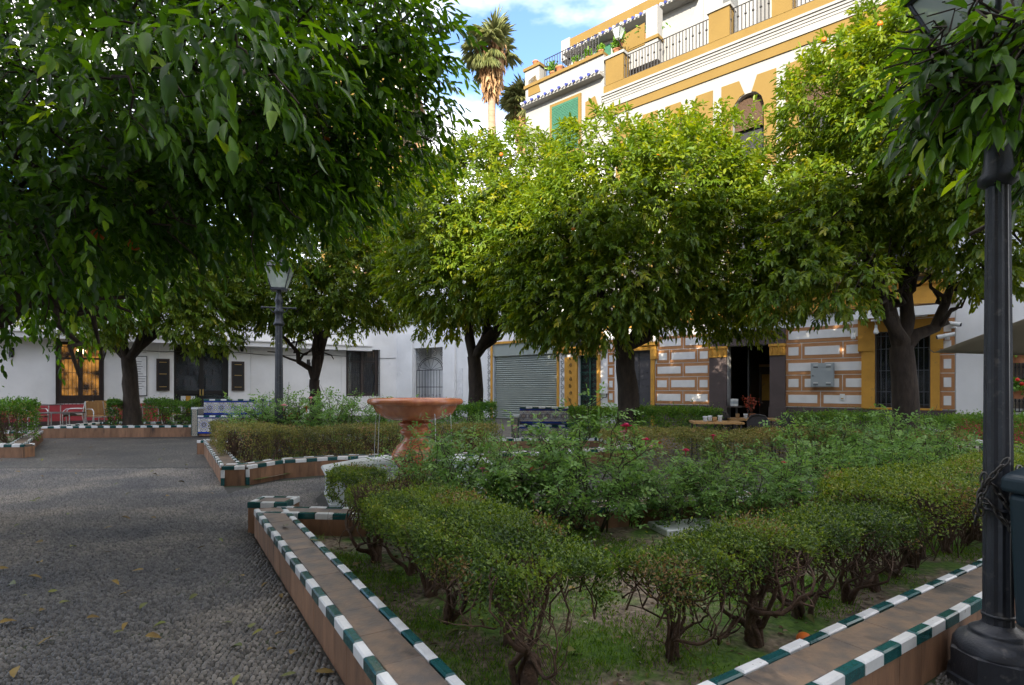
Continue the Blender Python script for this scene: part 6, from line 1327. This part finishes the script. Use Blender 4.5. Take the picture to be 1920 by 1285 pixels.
for k in range(14):
    q = r.uniform(0, 6.28); tp = (.16 * math.cos(q) * r.random(), .16 * math.sin(q) * r.random(), r.uniform(.2, .42)); mb.tube([(0, 0, .08), (tp[0] * .4, tp[1] * .4, .2), tp], .003, 4); S += [np.array(tp) + r.normal(0, .03, 3) for _ in range(9)]
mb.build('stalk', MAT['cane'], e); S = np.array(S); V, F = leaves(S, norm(r.normal(0, 1, S.shape)), norm(r.normal(0, 1, S.shape)), np.full(len(S), .05), np.full(len(S), .025), T6)
MAT['redleaf'] = leaf_mat('red_leaf', [(0, (.25, .05, .03)), (1, (.35, .12, .06))]); o = bpy.data.objects.new('foliage', np_mesh('foliage', V, F, MAT['redleaf'], np.repeat(r.random(len(S)), 6))); link(o, e); o['kind'] = 'stuff'

# ------------------------------------------------------------------ fittings on the block-painted facade
e, hw, hh = wall_thing('meter_cabinet', 'grey metal meter cabinet with four vent slots on the block wall', 'meter cabinet', FR, 1522, 1565, 681, 726, .032, .12, 'greymetal')
MB().box(-hw + .02, hw - .02, .088, .098, -hh + .02, hh - .02).build('cabinet_door', MAT['greymetal'], e)
for sx in (-.55, .55):
    for sz in (-.72, .74):
        for k in (-1, 1): MB().box(sx * hw - .06, sx * hw + .06, .098, .106, sz * hh + k * .03 - .011, sz * hh + k * .03 + .011).build('vent_slot', MAT['dark' if k < 0 else 'plastic_w'], e)
MB().tube([(hw - .06, .098, -.02), (hw - .06, .115, -.02)], .018, 8).build('lock', MAT['iron'], e)
def bulb(u, v, lb, out):
    x, z = a(u, v, out); e = empty('hanging_bulb', FR.world(x, out, z), FR.rz, lb, 'light bulb'); MB().tube([(0, 0, .30), (.03, .0, .2), (0, 0, .12)], .006, 5).build('flex', MAT['plastic_w'], e); MB().lathe([(.03, .12), (.032, .05), (.03, .04)], 10).build('socket', MAT['plastic_w'], e); MB().lathe([(.028, .045), (.045, -.01), (.06, -.06), (.055, -.10), (.03, -.125), (.001, -.13)], 14).build('bulb_glass', MAT['plastic_w'], e); return e
bulb(1600, 628, 'white bulb hanging left of the ochre window surround', .4); bulb(1642.5, 618, 'silver bulb hanging under the white canopy at the window', .5)
def camera(u, v, lb, s=1):
    x, z = a(u, v, .3); e = empty('security_camera', FR.world(x, .3, z), FR.rz, lb, 'security camera'); MB().box(-.05, .05, -.28, -.2, -.08, .08).build('bracket_plate', MAT['plastic_w'], e); MB().tube([(0, -.2, 0), (0, -.06, -.05), (0, 0, 0)], .018, 7).build('bracket', MAT['plastic_w'], e)
    MB().tube([(-.16 * s, .0, .04), (.18 * s, .06, -.03)], [.05, .055], 12).build('camera_body', MAT['plastic_w'], e); MB().tube([(.18 * s, .06, -.03), (.20 * s, .064, -.034)], .042, 12).build('lens', MAT['ink'], e)
camera(1775, 630, 'white security camera beside the barred ochre window'); camera(1787, 608, 'upper white security camera with black end at the house corner', -.8)
# white canopy above the window
q0, q1 = a(1775, 590, .6)[0], a(1596, 590, .6)[0]; zc = a(1680, 590, .6)[1]
e = empty('window_canopy', FR.world((q0 + q1) / 2, 0, zc), FR.rz, 'white retracted canopy box above the barred ochre window', 'awning'); hw = (q1 - q0) / 2
MB().box(-hw, hw, .15, .62, .02, .17).build('canopy_box', MAT['white'], e); MB().box(-hw, hw, .62, .66, -.06, .16).build('canopy_valance', MAT['white'], e); MB().tube([(-hw * .6, .3, -.04), (hw * .55, .62, -.12)], .03, 6).build('canopy_arm', MAT['plastic_w'], e); MB().tube([(-hw * .7, .1, -.08), (0, .5, -.15), (hw * .4, .4, -.05)], .008, 5).build('cable', MAT['plastic_w'], e)
e = empty('facade_cables', FR.world(5, .15, 3.4), FR.rz, 'bundle of thin dark cables strung along the facade under the ochre band', 'cable')
for k in range(3): MB().tube([(-4.9 + i * .95, .02 * k, .03 * k - .04 * math.sin(i * 1.3 + k)) for i in range(11)], .010, 5).build('cable', MAT['iron'], e)
x, z = a(1380, 762, .1); e = empty('paint_tin', FR.world(ex1 - .25, .1, .74), FR.rz, 'white tin standing on the ledge beside the dark entrance', 'tin'); MB().lathe([(.11, 0), (.115, .01), (.115, .20), (.12, .21), (.11, .22)], 16).build('tin_body', MAT['plastic_w'], e); MB().lathe([(.117, .07), (.117, .15)], 16).build('tin_label', MAT['greymetal'], e)
x, z = a(1134, 733); e = empty('water_meter_box', FR.world(x, 0, z), FR.rz, 'white meter box with small tap between the ochre door and the block wall', 'meter box'); MB().box(-.16, .16, .003, .10, -.1, .28).build('box', MAT['plastic_w'], e); MB().tube([(-.1, .05, -.1), (-.1, .06, -.24), (.05, .10, -.25)], .018, 6).build('tap', MAT['iron'], e)
for u, v, lb in ((1298, 748, 'small white and brass socket plate low on the left block wall'), (1580, 745, 'small white letter flap low on the right block wall')):
    x, z = a(u, v); e = empty('wall_socket', FR.world(x, .031, z), FR.rz, lb, 'socket'); MB().box(-.06, .06, .001, .02, -.09, .09).build('plate', MAT['plastic_w'], e); MB().box(-.03, .03, .02, .03, -.05, -.02).build('flap', MAT['brass'], e)

# shade sail, geraniums
s = empty('shade_sail', (6.8, 8.4, 2.0), 0, 'beige canvas shade sail stretched beside the near lamp post', 'shade sail'); P0, P1, P2 = Vector(W(1751, 661, 9.0)), Vector(W(1990, 572, 7.6)), Vector(W(1990, 668, 8.6)); mb = MB(); n = 12; V = []; idx = {}
for i in range(n + 1):
    for j in range(n + 1 - i):
        p = P0 * ((n - i - j) / n) + P1 * (i / n) + P2 * (j / n); b_ = (i / n) * (j / n) * ((n - i - j) / n); p = p + Vector((0, 0, -.9 * b_)); idx[i, j] = len(V); V.append(p - s.location)
F = []
for i in range(n):
    for j in range(n - i):
        F.append((idx[i, j], idx[i + 1, j], idx[i, j + 1]))
        if j < n - i - 1: F.append((idx[i + 1, j], idx[i + 1, j + 1], idx[i, j + 1]))
mb.add(V, F, True); o = mb.build('canvas', MAT['canvas'], s); o.modifiers.new('solid', 'SOLIDIFY').thickness = .004
MB().tube([P0 - s.location, Vector(FR.world(a(1742, 655)[0], .05, a(1742, 655)[1])) - s.location], .008, 5).build('strap', MAT['iron'], s)
r = np.random.default_rng(15)
for k, (u, v, lb) in enumerate(((1910, 668, 'red geranium pot hooked high on the black window grille at the right edge'), (1908, 735, 'geranium box low on the black window grille at the right edge'))):
    x, z = a(u, v, .2); e = empty('geranium_pot', FR.world(x, .2, z), FR.rz, lb, 'flower pot'); MB().lathe([(.09, -.16), (.13, .02), (.14, .03), (.11, .02)], 12).build('pot', MAT['pot'], e)
    S = r.normal(0, .12, (260, 3)) * np.array([1.2, .8, .8]) + np.array([0, 0, .12]); V, F = leaves(S, norm(r.normal(0, 1, S.shape)), norm(r.normal(0, 1, S.shape)), np.full(260, .07), np.full(260, .06), T6); o = bpy.data.objects.new('foliage', np_mesh('foliage', V, F, MAT['hedge'], np.repeat(r.random(260), 6))); link(o, e); o['kind'] = 'stuff'
    for i in range(7 if k == 0 else 3): p = r.normal(0, .1, 3) * np.array([1, .6, .7]) + np.array([0, .12, .2]); MB().sphere(tuple(p), .045, 7, 5).build('blossom', MAT['geranium'], e)

# ------------------------------------------------------------------ on the roof terraces
def pot(x, y, z, s, lb, grp='terracotta pots on the upper terraces', plant=.35, seed=0):
    s *= .62; plant *= .5
    e = empty('terracotta_pot', FR.world(x, y, z), FR.rz, lb, 'plant pot', grp); MB().lathe([(.12 * s, 0), (.19 * s, .30 * s), (.22 * s, .31 * s), (.22 * s, .37 * s), (.18 * s, .36 * s)], 14).build('pot', MAT['pot'], e)
    if plant:
        r = np.random.default_rng(seed); n = 220; S = r.normal(0, .16, (n, 3)) * np.array([1, 1, 1.2]) * s * plant / .35 + np.array([0, 0, .37 * s + plant * .6]); V, F = leaves(S, norm(r.normal(0, .6, S.shape) + np.array([0, 0, .6])), norm(r.normal(0, 1, S.shape)), np.full(n, .16), np.full(n, .07), T6); o = bpy.data.objects.new('foliage', np_mesh('foliage', V, F, MAT['hedge'], np.repeat(r.random(n), 6))); link(o, e); o['kind'] = 'stuff'
zt_ = cz_par + .02
pot(xa1 - .40, -.15, zt_ + .745, 1.0, 'low terracotta pot on the corner pier of the left terrace', plant=0, seed=1)
for k, (zx, sz, lb, pl_) in enumerate(((560, 1.35, 'large pale terracotta pot left of the terrace railing', 0), (525, 1.0, 'bushy plant pot at the left end of the terrace railing', .5), (640, .8, 'small pot with trailing plant behind the middle of the railing', .3), (700, .8, 'pot with green plant before the green shutter', .35), (765, .9, 'reddish pot beside the green shutter', .25), (860, 1.0, 'pot with tall plant near the right end of the railing', .5))):
    pot(ua(zx, 310, -.2)[0], -.2, zt_, sz, lb, plant=pl_, seed=k + 3)
pot(ua(835, 280, -.1)[0] - .05, -.15, 13.462, 1.1, 'spiky plant pot on the leftmost ochre pier', plant=.45, seed=22)
x = ua(985, 270, -.9)[0]; e = empty('window_box', FR.world(ua(960, 95, -1.1)[0], -1.1, zq - .975), FR.rz, 'long terracotta trough with plants on the upper terrace wall', 'plant trough'); MB().box(-.7, .7, -.14, .14, 0, .28).build('trough', MAT['pot'], e)
r = np.random.default_rng(33); S = r.normal(0, 1, (300, 3)) * np.array([.4, .1, .12]) + np.array([0, 0, .42]); V, F = leaves(S, norm(r.normal(0, 1, S.shape)), norm(r.normal(0, 1, S.shape)), np.full(300, .15), np.full(300, .06), T6); o = bpy.data.objects.new('foliage', np_mesh('foliage', V, F, MAT['hedge'], np.repeat(r.random(300), 6))); link(o, e); o['kind'] = 'stuff'
x, z = ua(848, 170, .3); e = empty('wall_lantern', FR.world(x, .25, z), FR.rz, 'iron lantern on a bracket at the upper terrace railing', 'lantern'); mb = MB()
for p, q in (((-.12, -.12), (-.24, -.24)), ((.12, -.12), (.24, -.24)), ((.12, .12), (.24, .24)), ((-.12, .12), (-.24, .24))): mb.tube([(*p, -.2), (*q, .25)], .02, 4)
e.scale = (.7, .7, .7); mb.build('lantern_frame', MAT['iron'], e); MB().lathe([(.34, .25), (.10, .48), (.03, .6), (.001, .62)], 4, sm=False, rot=math.pi / 4).build('lantern_cap', MAT['iron'], e); MB().lathe([(.165, -.2), (.33, .25)], 4, sm=False, rot=math.pi / 4).build('lantern_pane', MAT['lampglass'], e); MB().tube([(0, 0, -.2), (0, -.3, -.5), (0, -.5, -.45)], .03, 6).build('bracket', MAT['iron'], e)
for u, v0, v1, out, lb in ((1194, -20, 25, -2.5, 'thin white roof aerial above the terrace wall'), (1086, 68, 85, -2.2, 'short thin aerial on the upper roof corner'), (1073, 72, 90, -2.2, 'shortest thin aerial at the roof corner')):
    x, z0_ = a(u, v1, out); _, z1_ = a(u, v0, out); e = empty('roof_aerial', FR.world(x, out, z0_), FR.rz, lb, 'aerial', 'aerials on the roof'); MB().tube([(0, 0, -1.2), (0, 0, z1_ - z0_)], .03, 5).build('mast', MAT['plastic_w'], e)
    for k in range(3): MB().tube([(-.25, 0, (z1_ - z0_) * (.7 + .14 * k)), (.25, 0, (z1_ - z0_) * (.7 + .14 * k))], .012, 4).build('aerial_rod', MAT['plastic_w'], e)

# ------------------------------------------------------------------ lying on the ground
p = gpt(1508, 1197, .09); e = empty('fallen_orange', (p.x, p.y, .085), 0, 'fallen orange lying on the soil beside the right planter wall', 'orange'); MB().sphere((0, 0, 0), .036, 14, 10, (1, 1, .92)).build('peel', MAT['orange'], e); MB().tube([(.03, .0, .015), (.045, .002, .018)], [.006, .003], 5).build('stalk', MAT['cane'], e)
p = gpt(1180, 786, .3); e = empty('stone_slab', (1.55, 4.95, .05), .25, 'white stone slab lying in the grass behind the right hedge', 'slab'); MB().cbox(-.30, .30, -.18, .16, 0, .055, .008).build('slab', MAT['marble_w'], e)
e = empty('access_cover', (1.98, 5.22, .05), .3, 'square brown access cover set in the bed beside the white slab', 'access cover'); MB().cbox(-.21, .21, -.16, .16, 0, .06, .006).build('cover_frame', MAT['stone'], e); MB().cbox(-.18, .18, -.13, .13, .055, .072, .004).build('cover_plate', MAT['terra'], e)
r = np.random.default_rng(44)
V0, F0 = leaves(np.array([[-.5, 0, 0]]), np.array([[1., 0, 0]]), np.array([[0, 0, 1.]]), np.array([1.0]), np.array([.5]), TN); V0[:, 2] += .15
mg, mb_, = np_mesh('fallen_leaf', V0, F0, MAT['ground_leaf'], None, True), np_mesh('fallen_leaf', V0, F0, MAT['ground_leaf_g'], None, True)
def fallen(n, pick, z, lb, grp, size, zones):
    for k in range(n):
        x, y = pick(); gr = r.random() < .4; o = inst('fallen_leaf', (mg, mb_)[int(gr)], None, (x, y, z + .006), r.uniform(0, 6.28)); s_ = size * r.uniform(.7, 1.2); o.scale = (s_, s_, s_ * r.uniform(.4, 1.6)); o.rotation_euler.x = r.normal(0, .25)
        hue = 'olive green' if gr else 'yellow brown'; sz = 'larger' if s_ > size else 'small'
        zone = zones(x, y); tag(o, '%s %s %s %s' % (sz, hue, lb, zone), 'leaf', grp)
def pick_ground():
    while True:
        u, v = r.uniform(0, 640), 815 + 470 * r.random() ** 1.3; p = gpt(u, v)
        if (p - A).dot(N1) < -.05 and p.y < 14: return p.x, p.y
fallen(72, pick_ground, .008, 'leaf on the pebbles', 'fallen leaves on the paving', .075, lambda x, y: ('at the very front' if y < 3.2 else 'beside the raised planter corner' if y < 5.6 and x > -3.4 else 'in the front half of the path' if y < 5.6 else 'in front of the far curved planter' if x > -5.2 else 'towards the left edge planter' if y < 9.5 else 'before the long back planter'))
def pick_soil():
    while True:
        x, y = r.uniform(-1.6, 2.6), r.uniform(1.9, 4.6); q = Vector((x, y, 0))
        if (q - A).dot(N1) > .32 and (q - RW).dot(N2) > .3: return x, y
fallen(40, pick_soil, .055, 'leaf on the mossy soil', 'dry leaves in the near planter', .07, lambda x, y: ('behind the right hedge' if (Vector((x, y, 0)) - RW).dot(N2) > .8 and x > .6 else 'under the right hedge' if x > .6 else 'under the left hedge' if (Vector((x, y, 0)) - A).dot(N1) < 1.1 else 'in the middle of the bed'))
for u, v, lb in ((535, 988, 'yellow leaf on the planter top near the raised corner block'), (590, 1017, 'second yellow leaf on the planter top nearer the inner rail')):
    p = gpt(u, v, HGT); o = inst('fallen_leaf', mb_, None, (p.x, p.y, HGT + .006), r.uniform(0, 3)); o.scale = (.085, .085, .07); tag(o, lb, 'leaf', 'fallen leaves on the planter top')

# bits of bark, small stones and leaf crumbs on the soil
n = 900; P = np.array([(*pick_soil(), .052) for _ in range(n)]); T = norm(r.normal(0, 1, (n, 3)) * np.array([1, 1, .15])); Ls = r.uniform(.012, .045, n); V, F = leaves(P, T, norm(np.array([0, 0, 1]) + r.normal(0, .25, (n, 3))), Ls, Ls * r.uniform(.3, .8, n), T6)
MAT['litter'] = leaf_mat('soil_litter', [(0, (.05, .032, .02)), (.5, (.16, .10, .05)), (.85, (.28, .22, .14)), (1, (.38, .34, .28))], rough=.9, trans=.05)
o = bpy.data.objects.new('leaf_litter', np_mesh('leaf_litter', V, F, MAT['litter'], np.repeat(r.random(n), 6))); link(o); tag(o, 'bits of bark and leaf litter scattered on the soil of the near planter', 'litter', None, 'stuff')
